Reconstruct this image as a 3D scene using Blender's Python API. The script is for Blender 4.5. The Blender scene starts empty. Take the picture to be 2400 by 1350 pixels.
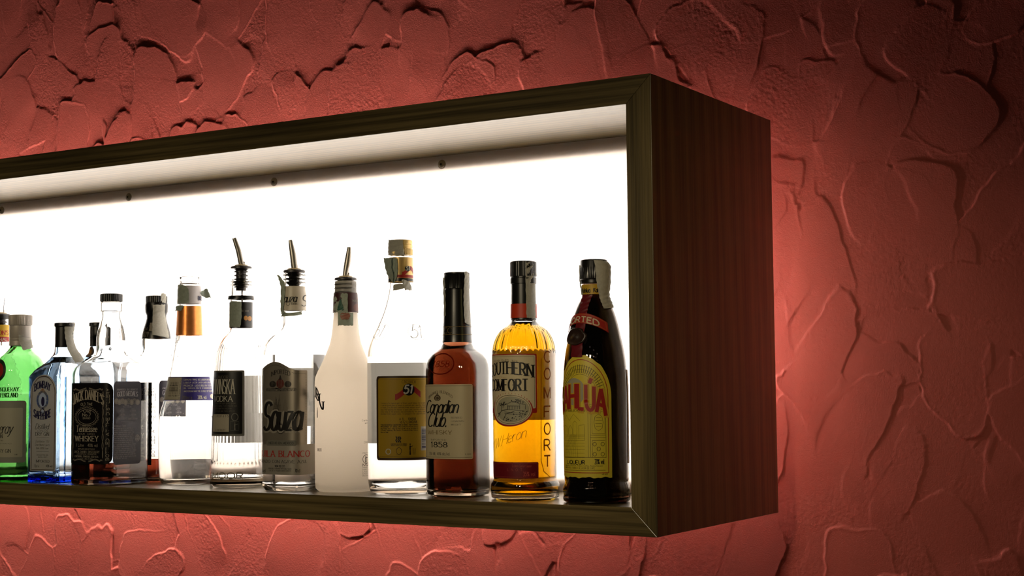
import bpy, math, random
import numpy as np
C=bpy.context.scene.collection
V=bpy.context.scene.view_settings
bpy.context.scene.display_settings.display_device='sRGB'
V.view_transform='Standard';V.look='None';V.exposure=0.0;V.gamma=1.0;V.use_curve_mapping=False
# ---------------------------------------------------------------- camera
from mathutils import Matrix,Vector
cam=bpy.data.cameras.new('camera');camo=bpy.data.objects.new('camera',cam);C.objects.link(camo)
cam.lens=52.022;cam.sensor_width=36.0;cam.clip_start=.05
def cam_axes(yaw,pitch,roll):
    cy,sy,cp,sp=math.cos(yaw),math.sin(yaw),math.cos(pitch),math.sin(pitch)
    f=Vector((sy*cp,cy*cp,sp));r=Vector((cy,-sy,0));u=r.cross(f)
    cr,sr=math.cos(roll),math.sin(roll)
    return r*cr+u*sr,-r*sr+u*cr,f
cr_,cu_,cf_=cam_axes(-.55276,.06681,-.00878)
mw=Matrix((( cr_.x,cu_.x,-cf_.x,.77426),(cr_.y,cu_.y,-cf_.y,-1.57463),(cr_.z,cu_.z,-cf_.z,.17718),(0,0,0,1)))
camo.matrix_world=mw
bpy.context.scene.camera=camo
# ---------------------------------------------------------------- world and room light
LP=6.4          # light board behind the diffuser
LT=205.0         # tube behind the cabinet
cy=bpy.context.scene.cycles
cy.max_bounces=18;cy.transmission_bounces=16;cy.transparent_max_bounces=8;cy.diffuse_bounces=4;cy.glossy_bounces=5;cy.volume_bounces=0
cy.caustics_reflective=False;cy.sample_clamp_indirect=8.0;cy.blur_glossy=.5
cy.use_adaptive_sampling=True;cy.adaptive_threshold=.03
wd=bpy.data.worlds.new('room');bpy.context.scene.world=wd;wd.use_nodes=True
wd.node_tree.nodes['Background'].inputs[0].default_value=(1,.78,.45,1)
wd.node_tree.nodes['Background'].inputs[1].default_value=.010
def area(name,loc,target,size,power,col):
    l=bpy.data.lights.new(name,'AREA');l.shape='DISK';l.size=size;l.energy=power;l.color=col
    o=bpy.data.objects.new(name,l);C.objects.link(o);o.location=loc
    o.rotation_euler=(Vector(target)-Vector(loc)).to_track_quat('-Z','Y').to_euler();return o
def spot(name,loc,target,power,col,ang,size=.06):
    l=bpy.data.lights.new(name,'SPOT');l.spot_size=math.radians(ang);l.spot_blend=.9;l.energy=power;l.color=col;l.shadow_soft_size=size
    o=bpy.data.objects.new(name,l);C.objects.link(o);o.location=loc
    o.rotation_euler=(Vector(target)-Vector(loc)).to_track_quat('-Z','Y').to_euler();return o
for x_ in (-1.25,-.80,-.35,.05): spot('front_fill_spot',(x_+.15,-1.75,.72),(x_,0,.235),25,(1,.83,.55),27)  # added fill, no known fixtures: narrow cones brighten labels and spare the wall
spot('side_fill_spot',(1.9,-.5,.75),(0,.20,.28),4.6,(1,.86,.34),26)  # added warm fill for the outer end face, not a known lamp
def pin(loc,e):
    l=bpy.data.lights.new('ceiling_spot','POINT');l.energy=e;l.shadow_soft_size=.012;l.color=(1,.85,.65)
    o=bpy.data.objects.new('ceiling_spot',l);C.objects.link(o);o.location=loc
for i in range(5):
    pin((.2+i*.42,-2.6,1.05),.30)
    if i%2==0: pin((.2+i*.42,-2.6,1.32),.25)
H=.55;T=.033892;D=.37973;PN=.19945;XL=-2.55;WY=.47
# ---- section + profile maths (shared by the bake tool and the scene)
def rho(phi,sec):
    c=abs(math.cos(phi));s=abs(math.sin(phi));k=sec[0]
    if k=='round': return 1.0
    if k=='super':
        n,b=sec[1],sec[2]                     # b = depth / width
        return (s**n+(c/b)**n)**(-1.0/n)
    if k=='chamfer':
        m=2-sec[1];b=sec[2]
        c/=b
        return min(1/max(c,1e-9),1/max(s,1e-9),m/(c+s))
def pinterp(prof,h,col):
    # monotone cubic through the rows of prof
    n=len(prof)
    if h<=prof[0][0]: return prof[0][col]
    if h>=prof[-1][0]: return prof[-1][col]
    i=0
    while prof[i+1][0]<h: i+=1
    def sl(j): return (prof[j+1][col]-prof[j][col])/max(prof[j+1][0]-prof[j][0],1e-9)
    def tan(j):
        if j==0: return sl(0)
        if j==n-1: return sl(n-2)
        a,b=sl(j-1),sl(j)
        return 0 if a*b<=0 else 2*a*b/(a+b)
    d=prof[i+1][0]-prof[i][0];t=(h-prof[i][0])/d
    y0,y1,m0,m1=prof[i][col],prof[i+1][col],tan(i)*d,tan(i+1)*d
    return (2*t**3-3*t**2+1)*y0+(t**3-2*t**2+t)*m0+(-2*t**3+3*t**2)*y1+(t**3-t**2)*m1
class Form:
    # prof rows: (height, radius, squareness 0..1); all metres
    def __init__(s,prof,sec): s.prof=prof;s.sec=sec;s.tab={}
    def r(s,phi,h):
        w=pinterp(s.prof,h,2)
        return pinterp(s.prof,h,1)*((1-w)+w*rho(phi,s.sec)) if w>0.001 else pinterp(s.prof,h,1)
    def P(s,phi,h,off=0.0):
        R=s.r(phi,h)+off
        return (R*math.sin(phi),-R*math.cos(phi),h)
    def table(s,h):
        w=round(pinterp(s.prof,h,2),1)
        if w not in s.tab:
            A=[];L=0;prev=None;f=0.0
            for i in range(-720,721):
                ph=math.pi*i/720;R=(1-w)+w*rho(ph,s.sec);q=(R*math.sin(ph),R*math.cos(ph))
                if prev: L+=math.hypot(q[0]-prev[0],q[1]-prev[1])
                prev=q;A.append((ph,L))
                if i==0: z=L
            s.tab[w]=(np.array([a[0] for a in A]),np.array([a[1]-z for a in A]))
        return s.tab[w]
    def S(s,phi,h): a,b=s.table(h);return float(np.interp(phi,a,b))
    def phi(s,S,h): a,b=s.table(h);return float(np.interp(S,b,a))

DATA={
'gordons':{'loc': [-1.34272, 0.155, 0.03389], 'prof': [(0.0, 0.03445, 1), (0.00116, 0.03745, 1), (0.15265, 0.03759, 1), (0.16749, 0.03546, 0.9), (0.18234, 0.02737, 0.6), (0.19349, 0.01969, 0.2), (0.20465, 0.01489, 0), (0.26052, 0.01417, 0)], 'sec': ('super', 4, 0.7), 'level': 0.05275, 'z': {'captop': 0.27843, 'capbot': 0.26947}, 'phic': 0.8858,"items":[
  ['part', 'neck_label', 'yellow neck label with red band'],
  ['rect', 'yellow', (-3.14159, 0.23815, 3.14159, 0.25902), {}],
  ['rect', 'red', (-3.14159, 0.22995, 3.14159, 0.23815), {}],
  ['text', 'red', "GORDON'S", (-0.9879, 0.24149, 1.8879, 0.24892), {'serif': 1, 'w': 0.17, 'c': 0.45}],
  ['text', 'paper', 'ORIGINAL', (-0.8323, 0.23105, 1.7323, 0.23625), {'w': 0.14, 'c': 0.45}],
]},
'tanqueray':{'loc': [-1.17079, 0.05338, 0.03389], 'prof': [(0.0, 0.03793, 0), (0.00238, 0.04138, 0), (0.01061, 0.04208, 0), (0.02295, 0.04141, 0), (0.02776, 0.04176, 0), (0.13101, 0.04188, 0), (0.13791, 0.04258, 0), (0.14965, 0.04294, 0), (0.15242, 0.04156, 0), (0.17593, 0.04089, 0), (0.18424, 0.03882, 0), (0.19255, 0.03536, 0), (0.20017, 0.02982, 0), (0.20641, 0.02289, 0), (0.21195, 0.01804, 0), (0.21611, 0.01561, 0), (0.24527, 0.01528, 0)], 'sec': ('round',), 'level': 0.13791, 'z': {'captop': 0.26751, 'capbot': 0.25013, 'colbot': 0.21681}, 'phic': 0.8739,"items":[
  ['part', 'front_label', 'silver and cream front label'],
  ['rect', 'foil', (-1.1305, 0.03011, 1.1305, 0.12841), {'r': 0.004}],
  ['rect', 'cream2', (-1.0047, 0.03905, 1.0047, 0.11693), {'r': 0.001, 'lay': 1}],
  ['text', 'ink', 'Tanqueray', (-0.6929, 0.07646, 0.6929, 0.0927), {'w': 0.09, 'slant': 0.5, 'script': 1}],
  ['text', 'ink', 'LONDON', (-0.2394, 0.06907, 0.2394, 0.07517), {'serif': 1, 'w': 0.13}],
  ['text', 'inkgrey', 'DISTILLED FROM BOTANICALS', (-0.6056, 0.0596, 0.6056, 0.06162), {'w': 0.12}],
  ['text', 'inkgrey', 'DISTILLED FOUR TIMES', (-0.2799, 0.06434, 0.2799, 0.06637), {'w': 0.12}],
  ['text', 'ink', 'SPECIAL DRY GIN', (-0.5773, 0.0461, 0.5773, 0.0515), {'serif': 1, 'w': 0.13}],
  ['text', 'ink', '1 LITRE', (0.7058, 0.04191, 0.8299, 0.04393), {'w': 0.12}],
  ['part', 'seal', 'red oval seal with dark green rim'],
  ['ell', 'darkgreen', (-0.6337, 0.15793, 0.3337, 0.1949), {'c': -0.15}],
  ['ell', 'red', (-0.5183, 0.16342, 0.2183, 0.18944), {'c': -0.15, 'lay': 1}],
  ['part', 'embossed_lettering', 'raised green glass lettering'],
  ['text', 'embgreen', 'CHARLES TANQUERAY', (-0.8452, 0.14347, 0.8452, 0.14958), {'serif': 1, 'w': 0.2}],
  ['text', 'embgreen', '& CO. LONDON ENGLAND', (-0.8173, 0.13398, 0.8173, 0.14077), {'serif': 1, 'w': 0.2}],
  ['part', 'tax_strip', 'crumpled grey paper tax strip'],
  ['ribbon', 'tax', [[(0.01172, -0.01242, 0.24869), (0.01649, 0.0025, 0.24964)], [(0.0113, -0.01283, 0.2411), (0.01518, 0.00646, 0.24218)], [(0.01224, -0.01344, 0.23072), (0.01196, 0.01117, 0.23269)], [(0.01417, -0.0131, 0.22172), (0.01462, 0.01279, 0.21879)], [(0.02289, -0.01302, 0.20916), (0.01739, 0.01142, 0.21386)]]],
]},
'bombay':{'loc': [-1.07233, 0.058, 0.03389], 'prof': [(0.0, 0.04081, 1), (0.00053, 0.04189, 1), (0.16517, 0.04209, 1), (0.16856, 0.04047, 1), (0.17602, 0.03562, 1), (0.19163, 0.01944, 1), (0.19639, 0.01746, 0.8), (0.20046, 0.01389, 0.3), (0.20318, 0.01326, 0), (0.21201, 0.01258, 0), (0.24263, 0.01259, 0)], 'sec': ('chamfer', 0.23, 1.0), 'level': 0.19639, 'z': {'captop': 0.25148, 'capbot': 0.24739, 'colbot': 0.21269}, 'phic': 0.8468,"items":[
  ['part', 'front_label', 'grey arched label framed in brown'],
  ['arch', 'greypaper', (-0.6368, 0.01894, 0.7299, 0.16916), {'rise': 0.18}],
  ['archring', 'brown', (-0.5663, 0.02092, 0.6614, 0.16646), {'rise': 0.18, 'w': 0.0011, 'lay': 1}],
  ['text', 'navy', 'BOMBAY', (-0.4281, 0.14845, 0.4075, 0.15913), {'serif': 1, 'w': 0.2, 'bow': -0.5}],
  ['ell', 'blue', (-0.3241, 0.11513, 0.3253, 0.14378), {}],
  ['ell', 'paleblue', (-0.2075, 0.11846, 0.21, 0.14045), {'lay': 1}],
  ['ell', 'navy', (-0.067, 0.11979, 0.1184, 0.13444), {'lay': 2}],
  ['ell', 'navy', (-0.1302, 0.10648, 0.148, 0.11646), {}],
  ['ell', 'paleblue', (-0.0605, 0.10847, 0.0786, 0.11446), {'lay': 2}],
  ['tri', 'gold', (-0.1678, 0.14245, 0.1571, 0.14845), {}],
  ['text', 'navy', 'SAPPHIRE', (-0.4539, 0.09916, 0.4504, 0.11047), {'serif': 1, 'w': 0.2, 'bow': 0.45}],
  ['text', 'ink', 'Distilled', (-0.3537, 0.08387, 0.388, 0.09251), {'w': 0.09, 'slant': 0.35, 'script': 1}],
  ['text', 'ink', 'LONDON', (-0.2344, 0.08023, 0.2986, 0.08255), {'serif': 1, 'w': 0.15}],
  ['text', 'ink', 'DRY GIN', (-0.3489, 0.07391, 0.3697, 0.07889), {'serif': 1, 'w': 0.15}],
  ['line', 'ink', [(-0.3, 0.07045), (0.372, 0.07075)], 0.0003],
  ['text', 'inkgrey', 'Distillation 1761', (-0.3444, 0.06329, 0.3972, 0.06661), {'w': 0.09, 'slant': 0.35}],
  ['text', 'inkgrey', 'Grain Neutral Spirits', (-0.3657, 0.05799, 0.4223, 0.0613), {'w': 0.09, 'slant': 0.35}],
  ['text', 'inkgrey', 'from 100% Grain', (-0.317, 0.05268, 0.3553, 0.05599), {'w': 0.09, 'slant': 0.35}],
  ['line', 'ink', [(-0.2917, 0.04916), (0.3802, 0.04959)], 0.0003],
  ['text', 'inkgrey', 'DISTILLED FROM 100%', (-0.2662, 0.04274, 0.3364, 0.04473), {'w': 0.12}],
  ['text', 'inkgrey', 'NEUTRAL SPIRITS', (-0.1951, 0.03944, 0.2915, 0.04142), {'w': 0.12}],
  ['text', 'ink', 'IMPORTED', (-0.3092, 0.03215, 0.4092, 0.03612), {'serif': 1, 'w': 0.15}],
  ['text', 'ink', '70cl e', (-0.3999, 0.02459, -0.1434, 0.02824), {'w': 0.12}],
  ['text', 'ink', '40% vol', (0.2275, 0.02517, 0.5729, 0.0288), {'w': 0.12}],
  ['part', 'neck_label', 'brown vertical neck label with a medallion'],
  ['rect', 'brownlabel', (-0.6193, 0.21402, -0.1151, 0.24457), {}],
  ['ell', 'brownlabel', (-0.6193, 0.19626, -0.2315, 0.21673), {'off': 0.002}],
  ['ell', 'gold', (-0.6193, 0.20046, -0.6193, 0.21198), {'off': 0.0022}],
  ['text', 'paper', 'IMPORTED', (-0.6193, 0.21606, -0.6193, 0.24254), {'rot': 1, 'w': 0.13}],
  ['part', 'tax_strip', 'grey paper tax strip curling away to the right'],
  ['ribbon', 'tax', [[(0.00916, -0.01107, 0.25083), (0.01402, 0.0009, 0.25204)], [(0.01103, -0.01, 0.25012), (0.01181, 0.01109, 0.25141)], [(0.01131, -0.00968, 0.242), (0.0112, 0.01041, 0.24188)], [(0.01272, -0.01032, 0.2318), (0.01127, 0.00822, 0.23094)], [(0.01543, -0.00983, 0.22026), (0.01374, 0.00799, 0.22069)], [(0.02191, -0.0118, 0.20794), (0.02218, 0.00697, 0.20828)], [(0.02965, -0.01042, 0.1964), (0.02923, 0.00891, 0.20007)], [(0.0347, -0.00851, 0.18764), (0.03243, 0.01252, 0.1913)]]],
]},
'bombay2':{'loc': [-1.08893, 0.145, 0.03389], 'prof': [(0.0, 0.04009, 1), (0.00129, 0.0412, 1), (0.16825, 0.04139, 1), (0.17246, 0.04028, 1), (0.18089, 0.03469, 1), (0.19564, 0.01903, 1), (0.20056, 0.01694, 0.8), (0.20408, 0.01373, 0.3), (0.20689, 0.01337, 0), (0.21604, 0.01232, 0), (0.24702, 0.01233, 0)], 'sec': ('chamfer', 0.23, 1.0), 'level': 0.19916, 'z': {'captop': 0.25548, 'capbot': 0.25125, 'colbot': 0.21604}, 'phic': 0.8254,"items":[
  ['part', 'neck_label', 'brown vertical neck label with a medallion'],
  ['rect', 'brownlabel', (-0.5674, 0.23119, 0.524, 0.24943), {}],
  ['rect', 'brownlabel', (-0.6406, 0.2132, -0.3932, 0.22304), {}],
  ['ell', 'brownlabel', (-0.6406, 0.19747, 0.3588, 0.21593), {'off': 0.002}],
  ['ell', 'gold', (-0.6406, 0.20248, 0.0432, 0.21171), {'off': 0.0022}],
  ['text', 'paper', 'IMPORTED', (-0.0862, 0.23259, 0.2832, 0.24803), {'rot': 1, 'w': 0.13}],
]},
'jack':{'loc': [-0.96737, 0.058, 0.03389], 'prof': [(0.0, 0.04193, 1), (0.00127, 0.04508, 1), (0.00848, 0.04561, 1), (0.16336, 0.04582, 1), (0.17065, 0.0453, 1), (0.17727, 0.0432, 1), (0.18324, 0.03969, 0.85), (0.18854, 0.03331, 0.6), (0.19318, 0.02895, 0.3), (0.19849, 0.02459, 0.1), (0.20512, 0.02258, 0), (0.21973, 0.02292, 0), (0.2297, 0.02193, 0), (0.23967, 0.01994, 0), (0.24965, 0.01695, 0), (0.2583, 0.01496, 0), (0.26562, 0.0153, 0), (0.26695, 0.0173, 0), (0.27828, 0.01763, 0), (0.28028, 0.0163, 0), (0.28628, 0.01631, 0)], 'sec': ('super', 6, 1.0), 'level': 0.03409, 'z': {'captop': 0.29362, 'capbot': 0.28095, 'necktop': 0.26695}, 'phic': 0.8177,"items":[
  ['part', 'front_label', 'black front label wrapped round the corner'],
  ['rect', 'black', (-1.0504, 0.03218, 1.0504, 0.15513), {'r': 0.012}],
  ['text', 'silver', "JACK DANIEL'S", (-0.6934, 0.13016, 0.7233, 0.14445), {'serif': 1, 'w': 0.125, 'bow': -0.6, 'bold': 1}],
  ['text', 'silver', 'OLD TIME', (-0.3179, 0.12108, 0.2308, 0.12498), {'w': 0.13, 'bow': -0.1}],
  ['ellring', 'silver', (-0.5417, 0.08993, 0.4797, 0.11718), {'w': 0.0005}],
  ['ellring', 'silver', (-0.4566, 0.09253, 0.4063, 0.11458), {'w': 0.0005}],
  ['ellring', 'silver', (-0.5857, 0.08799, 0.5151, 0.11913), {'w': 0.0003, 'wave': 24}],
  ['text', 'silver', 'Old', (-0.192, 0.11036, 0.1329, 0.11458), {'serif': 1, 'w': 0.2}],
  ['text', 'silver', 'No.7', (-0.231, 0.10452, 0.1549, 0.10874), {'serif': 1, 'w': 0.2}],
  ['text', 'silver', 'BRAND', (-0.2091, 0.09998, 0.1362, 0.1029), {'serif': 1, 'w': 0.15}],
  ['text', 'silver', 'QUALITY', (-0.2263, 0.0896, 0.1191, 0.09187), {'serif': 1, 'w': 0.13}],
  ['text', 'silver', 'Tennessee', (-0.5145, 0.08086, 0.4617, 0.08993), {'serif': 1, 'w': 0.17, 'slant': 0.05}],
  ['text', 'silver', 'SOUR  MASH', (-0.4278, 0.07632, 0.3447, 0.07859), {'serif': 1, 'w': 0.16}],
  ['text', 'silver', 'WHISKEY', (-0.5752, 0.06661, 0.5049, 0.07438), {'serif': 1, 'w': 0.2}],
  ['text', 'silver', '1 Litre   40% vol', (-0.5285, 0.05821, 0.4882, 0.06274), {'w': 0.1}],
  ['text', 'silver', 'DISTILLED AND BOTTLED BY', (-0.4213, 0.05367, 0.3712, 0.05561), {'w': 0.13}],
  ['text', 'silver', 'JACK DANIEL DISTILLERY', (-0.6141, 0.04883, 0.5678, 0.05206), {'serif': 1, 'w': 0.14}],
  ['text', 'silver', 'LEM MOTLOW, PROPRIETOR', (-0.4819, 0.04591, 0.433, 0.04785), {'w': 0.13}],
  ['text', 'silver', 'LYNCHBURG, TENNESSEE 37352 U.S.A.', (-0.5893, 0.04204, 0.5316, 0.04462), {'serif': 1, 'w': 0.14}],
  ['text', 'silver', 'EST. & REG. IN 1866', (-0.2936, 0.0388, 0.2548, 0.04074), {'w': 0.13}],
  ['frame', 'silver', (-0.701, 0.03546, 0.701, 0.14752), {'w': 0.0006, 'scroll': 1}],
  ['text', 'silver', 'BOTTLED AT THE DISTILLERY', (0.8191, 0.03807, 0.9239, 0.14613), {'serif': 1, 'w': 0.17, 'rot': 1}],
  ['part', 'side_label', 'dark side label listing medals'],
  ['rect', 'slate', (1.0578, 0.03079, 2.2592, 0.15699), {'r': 0.006}],
  ['text', 'pale', 'AWARDED THE HIGHEST', (1.1828, 0.14329, 2.0891, 0.1459), {'serif': 1, 'w': 0.16}],
  ['text', 'pale', 'GOLD MEDALS', (1.2014, 0.13481, 2.0906, 0.14198), {'w': 0.2, 'serif': 1, 'bow': -0.15}],
  ['ell', 'silver', (1.0889, 0.12273, 1.257, 0.13114), {'lay': 0}],
  ['ellring', 'slate', (1.111, 0.12403, 1.2322, 0.12985), {'w': 0.0003}],
  ['ell', 'silver', (1.2046, 0.12136, 1.3854, 0.12978), {'lay': 1}],
  ['ellring', 'slate', (1.229, 0.12265, 1.3594, 0.12848), {'w': 0.0003}],
  ['ell', 'silver', (1.3295, 0.12257, 1.517, 0.13101), {'lay': 0}],
  ['ellring', 'slate', (1.3553, 0.12387, 1.4904, 0.12971), {'w': 0.0003}],
  ['ell', 'silver', (1.4605, 0.12118, 1.6507, 0.12964), {'lay': 1}],
  ['ellring', 'slate', (1.487, 0.12248, 1.624, 0.12834), {'w': 0.0003}],
  ['ell', 'silver', (1.5931, 0.12239, 1.7846, 0.13087), {'lay': 0}],
  ['ellring', 'slate', (1.6198, 0.1237, 1.7577, 0.12957), {'w': 0.0003}],
  ['ell', 'silver', (1.7273, 0.121, 1.9197, 0.1295), {'lay': 1}],
  ['ellring', 'slate', (1.7542, 0.1223, 1.8927, 0.12819), {'w': 0.0003}],
  ['ell', 'silver', (1.8615, 0.12222, 2.0548, 0.13073), {'lay': 0}],
  ['ellring', 'slate', (1.8885, 0.12353, 2.0277, 0.12942), {'w': 0.0003}],
  ['ell', 'silver', (1.997, 0.12081, 2.1916, 0.12935), {'lay': 1}],
  ['ellring', 'slate', (2.0241, 0.12213, 2.1642, 0.12804), {'w': 0.0003}],
  ['text', 'pale', '1904', (1.5186, 0.11952, 1.6903, 0.12115), {'w': 0.15}],
  ['text', 'pale', 'ST. LOUIS', (1.4624, 0.11721, 1.8252, 0.11917), {'serif': 1, 'w': 0.15}],
  ['text', 'pale', '1905', (1.351, 0.11414, 1.4822, 0.11576), {'w': 0.14}],
  ['text', 'pale', '1913', (1.8069, 0.11377, 1.9418, 0.11541), {'w': 0.14}],
  ['text', 'pale', 'LIEGE', (1.2786, 0.11104, 1.5208, 0.1135), {'serif': 1, 'w': 0.16}],
  ['text', 'pale', 'GHENT', (1.75, 0.11062, 2.0199, 0.11311), {'serif': 1, 'w': 0.16}],
  ['text', 'pale', '1914', (1.3526, 0.10811, 1.4838, 0.10973), {'w': 0.14}],
  ['text', 'pale', '1960', (1.8085, 0.10769, 1.9434, 0.10932), {'w': 0.14}],
  ['text', 'pale', 'LONDON', (1.2802, 0.10501, 1.5224, 0.10747), {'serif': 1, 'w': 0.16}],
  ['text', 'pale', 'LONDON', (1.7516, 0.10454, 2.0215, 0.10703), {'serif': 1, 'w': 0.16}],
  ['text', 'pale', '1954', (1.3542, 0.10207, 1.4854, 0.1037), {'w': 0.14}],
  ['text', 'pale', '1981', (1.8102, 0.10161, 1.9451, 0.10325), {'w': 0.14}],
  ['text', 'pale', 'BRUSSELS', (1.2283, 0.09897, 1.6002, 0.10144), {'serif': 1, 'w': 0.16}],
  ['text', 'pale', 'AMSTERDAM', (1.6766, 0.09848, 2.0814, 0.10096), {'serif': 1, 'w': 0.16}],
  ['line', 'pale', [(1.3562, 0.09541), (1.4494, 0.09627), (1.5825, 0.09515), (1.7159, 0.0963), (1.9084, 0.09511)], 0.0004],
  ['text', 'pale', 'A Mature Taste.', (1.0973, 0.08832, 1.584, 0.09091), {'w': 0.19}],
  ['text', 'pale', "My old time age isn't the same thing as", (1.0981, 0.08476, 1.8919, 0.08684), {'w': 0.15}],
  ['text', 'pale', "maturity. It's true of people and it's true of", (1.0988, 0.0817, 1.912, 0.08378), {'w': 0.15}],
  ['text', 'pale', 'whiskey. Experienced distillers measure it by', (1.0995, 0.07864, 1.9322, 0.08071), {'w': 0.15}],
  ['text', 'pale', 'what a whiskey experiences while inside', (1.1002, 0.07562, 1.8944, 0.07769), {'w': 0.15}],
  ['text', 'pale', "the barrel and not simply how long it's", (1.1009, 0.07256, 1.9146, 0.07463), {'w': 0.15}],
  ['text', 'pale', 'been there. We give it time to mellow in', (1.1016, 0.0695, 1.9347, 0.07157), {'w': 0.15}],
  ['text', 'pale', 'character and smooth as well mannered', (1.1023, 0.06648, 1.897, 0.06855), {'w': 0.15}],
  ['text', 'pale', 'Mellowing our whiskey through ten feet', (1.103, 0.06342, 1.9172, 0.06549), {'w': 0.15}],
  ['text', 'pale', 'of sugar maple charcoal, mellows it before', (1.1037, 0.06028, 2.0341, 0.06235), {'w': 0.15}],
  ['text', 'pale', 'new barrels and where the barrel rests in the', (1.1044, 0.05726, 1.9963, 0.05934), {'w': 0.15}],
  ['text', 'pale', 'warehouse - each contributes to how our', (1.1051, 0.0542, 2.0165, 0.05627), {'w': 0.15}],
  ['text', 'pale', "whiskey matures. Age by itself isn't a reliable", (1.1058, 0.05114, 2.0368, 0.05321), {'w': 0.15}],
  ['text', 'pale', "measure of a whiskey's quality and character.", (1.1065, 0.04813, 1.9989, 0.0502), {'w': 0.15}],
  ['text', 'pale', 'Which is why our tasters tell us when the', (1.1072, 0.04506, 2.0192, 0.04714), {'w': 0.15}],
  ['text', 'pale', 'whiskey is ready. We judge its quality this time', (1.1079, 0.042, 2.0395, 0.04407), {'w': 0.15}],
  ['text', 'pale', 'and one life - with a sip.', (1.1086, 0.03936, 1.6361, 0.04143), {'w': 0.15}],
  ['ell', 'pale', (1.9926, 0.06444, 2.2067, 0.07557), {}],
  ['ellring', 'slate', (2.0313, 0.0664, 2.1675, 0.07361), {'w': 0.0005}],
]},
'jack2':{'loc': [-0.96364, 0.151, 0.03389], 'prof': [(0.0, 0.04181, 1), (0.00321, 0.04495, 1), (0.01041, 0.04548, 1), (0.16491, 0.04568, 1), (0.17218, 0.04516, 1), (0.17879, 0.04307, 1), (0.18473, 0.03957, 0.85), (0.19002, 0.03321, 0.6), (0.19465, 0.02886, 0.3), (0.19995, 0.02452, 0.1), (0.20656, 0.02252, 0), (0.22113, 0.02286, 0), (0.23107, 0.02187, 0), (0.24101, 0.01989, 0), (0.25096, 0.01691, 0), (0.25959, 0.01492, 0), (0.26689, 0.01526, 0), (0.26822, 0.01725, 0), (0.27952, 0.01759, 0), (0.28151, 0.01626, 0), (0.28749, 0.01626, 0)], 'sec': ('super', 6, 1.0), 'level': 0.03596, 'z': {'captop': 0.29481, 'capbot': 0.28218, 'necktop': 0.26822}, 'phic': 0.7889,"items":[
  ['part', 'front_label', 'black front label wrapped round the corner'],
  ['rect', 'black', (0.7759, 0.02648, -0.7759, 0.1556), {'r': 0.012}],
  ['text', 'silver', "JACK DANIEL'S", (-0.7097, 0.13175, 0.6865, 0.14602), {'serif': 1, 'w': 0.125, 'bow': -0.6, 'bold': 1}],
  ['text', 'silver', 'OLD TIME', (-0.3408, 0.12269, 0.1961, 0.12658), {'w': 0.13, 'bow': -0.1}],
  ['ellring', 'silver', (-0.5618, 0.09159, 0.4394, 0.1188), {'w': 0.0005}],
  ['ellring', 'silver', (-0.4781, 0.09418, 0.367, 0.1162), {'w': 0.0005}],
  ['ellring', 'silver', (-0.6053, 0.08965, 0.4745, 0.12074), {'w': 0.0003, 'wave': 24}],
  ['text', 'silver', 'Old', (-0.2183, 0.11199, 0.0996, 0.1162), {'serif': 1, 'w': 0.2}],
  ['text', 'silver', 'No.7', (-0.2568, 0.10616, 0.1207, 0.11037), {'serif': 1, 'w': 0.2}],
  ['text', 'silver', 'BRAND', (-0.2357, 0.10163, 0.1021, 0.10454), {'serif': 1, 'w': 0.15}],
  ['text', 'silver', 'QUALITY', (-0.2532, 0.09126, 0.0847, 0.09353), {'serif': 1, 'w': 0.13}],
  ['text', 'silver', 'Tennessee', (-0.5362, 0.08254, 0.4205, 0.09159), {'serif': 1, 'w': 0.17, 'slant': 0.05}],
  ['text', 'silver', 'SOUR  MASH', (-0.4515, 0.078, 0.3049, 0.08026), {'serif': 1, 'w': 0.16}],
  ['text', 'silver', 'WHISKEY', (-0.5971, 0.06831, 0.4624, 0.07606), {'serif': 1, 'w': 0.2}],
  ['text', 'silver', '1 Litre   40% vol', (-0.5516, 0.05991, 0.4452, 0.06443), {'w': 0.1}],
  ['text', 'silver', 'DISTILLED AND BOTTLED BY', (-0.4465, 0.05538, 0.3295, 0.05732), {'w': 0.13}],
  ['text', 'silver', 'JACK DANIEL DISTILLERY', (-0.6372, 0.05055, 0.5238, 0.05378), {'serif': 1, 'w': 0.14}],
  ['text', 'silver', 'LEM MOTLOW, PROPRIETOR', (-0.5066, 0.04764, 0.3899, 0.04957), {'w': 0.13}],
  ['text', 'silver', 'LYNCHBURG, TENNESSEE 37352 U.S.A.', (-0.613, 0.04376, 0.4873, 0.04634), {'serif': 1, 'w': 0.14}],
  ['text', 'silver', 'EST. & REG. IN 1866', (-0.3223, 0.04054, 0.2144, 0.04247), {'w': 0.13}],
  ['frame', 'silver', (-0.6611, 0.03716, 0.6611, 0.14908), {'w': 0.0006, 'scroll': 1}],
  ['text', 'silver', 'BOTTLED AT THE DISTILLERY', (0.7834, 0.0398, 0.8913, 0.14768), {'serif': 1, 'w': 0.17, 'rot': 1}],
  ['part', 'side_label', 'dark side label listing medals'],
  ['rect', 'slate', (1.0244, 0.03263, 2.2592, 0.15853), {'r': 0.006}],
  ['text', 'pale', 'AWARDED THE HIGHEST', (1.151, 0.14487, 2.086, 0.14747), {'serif': 1, 'w': 0.16}],
  ['text', 'pale', 'GOLD MEDALS', (1.1694, 0.13641, 2.0873, 0.14356), {'w': 0.2, 'serif': 1, 'bow': -0.15}],
  ['ell', 'silver', (1.0567, 0.12435, 1.2249, 0.13273), {'lay': 0}],
  ['ellring', 'slate', (1.0785, 0.12564, 1.1998, 0.13144), {'w': 0.0003}],
  ['ell', 'silver', (1.1719, 0.12298, 1.3561, 0.13138), {'lay': 1}],
  ['ellring', 'slate', (1.1965, 0.12427, 1.3294, 0.13009), {'w': 0.0003}],
  ['ell', 'silver', (1.2988, 0.12419, 1.492, 0.13261), {'lay': 0}],
  ['ellring', 'slate', (1.3253, 0.12548, 1.4646, 0.13131), {'w': 0.0003}],
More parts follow.
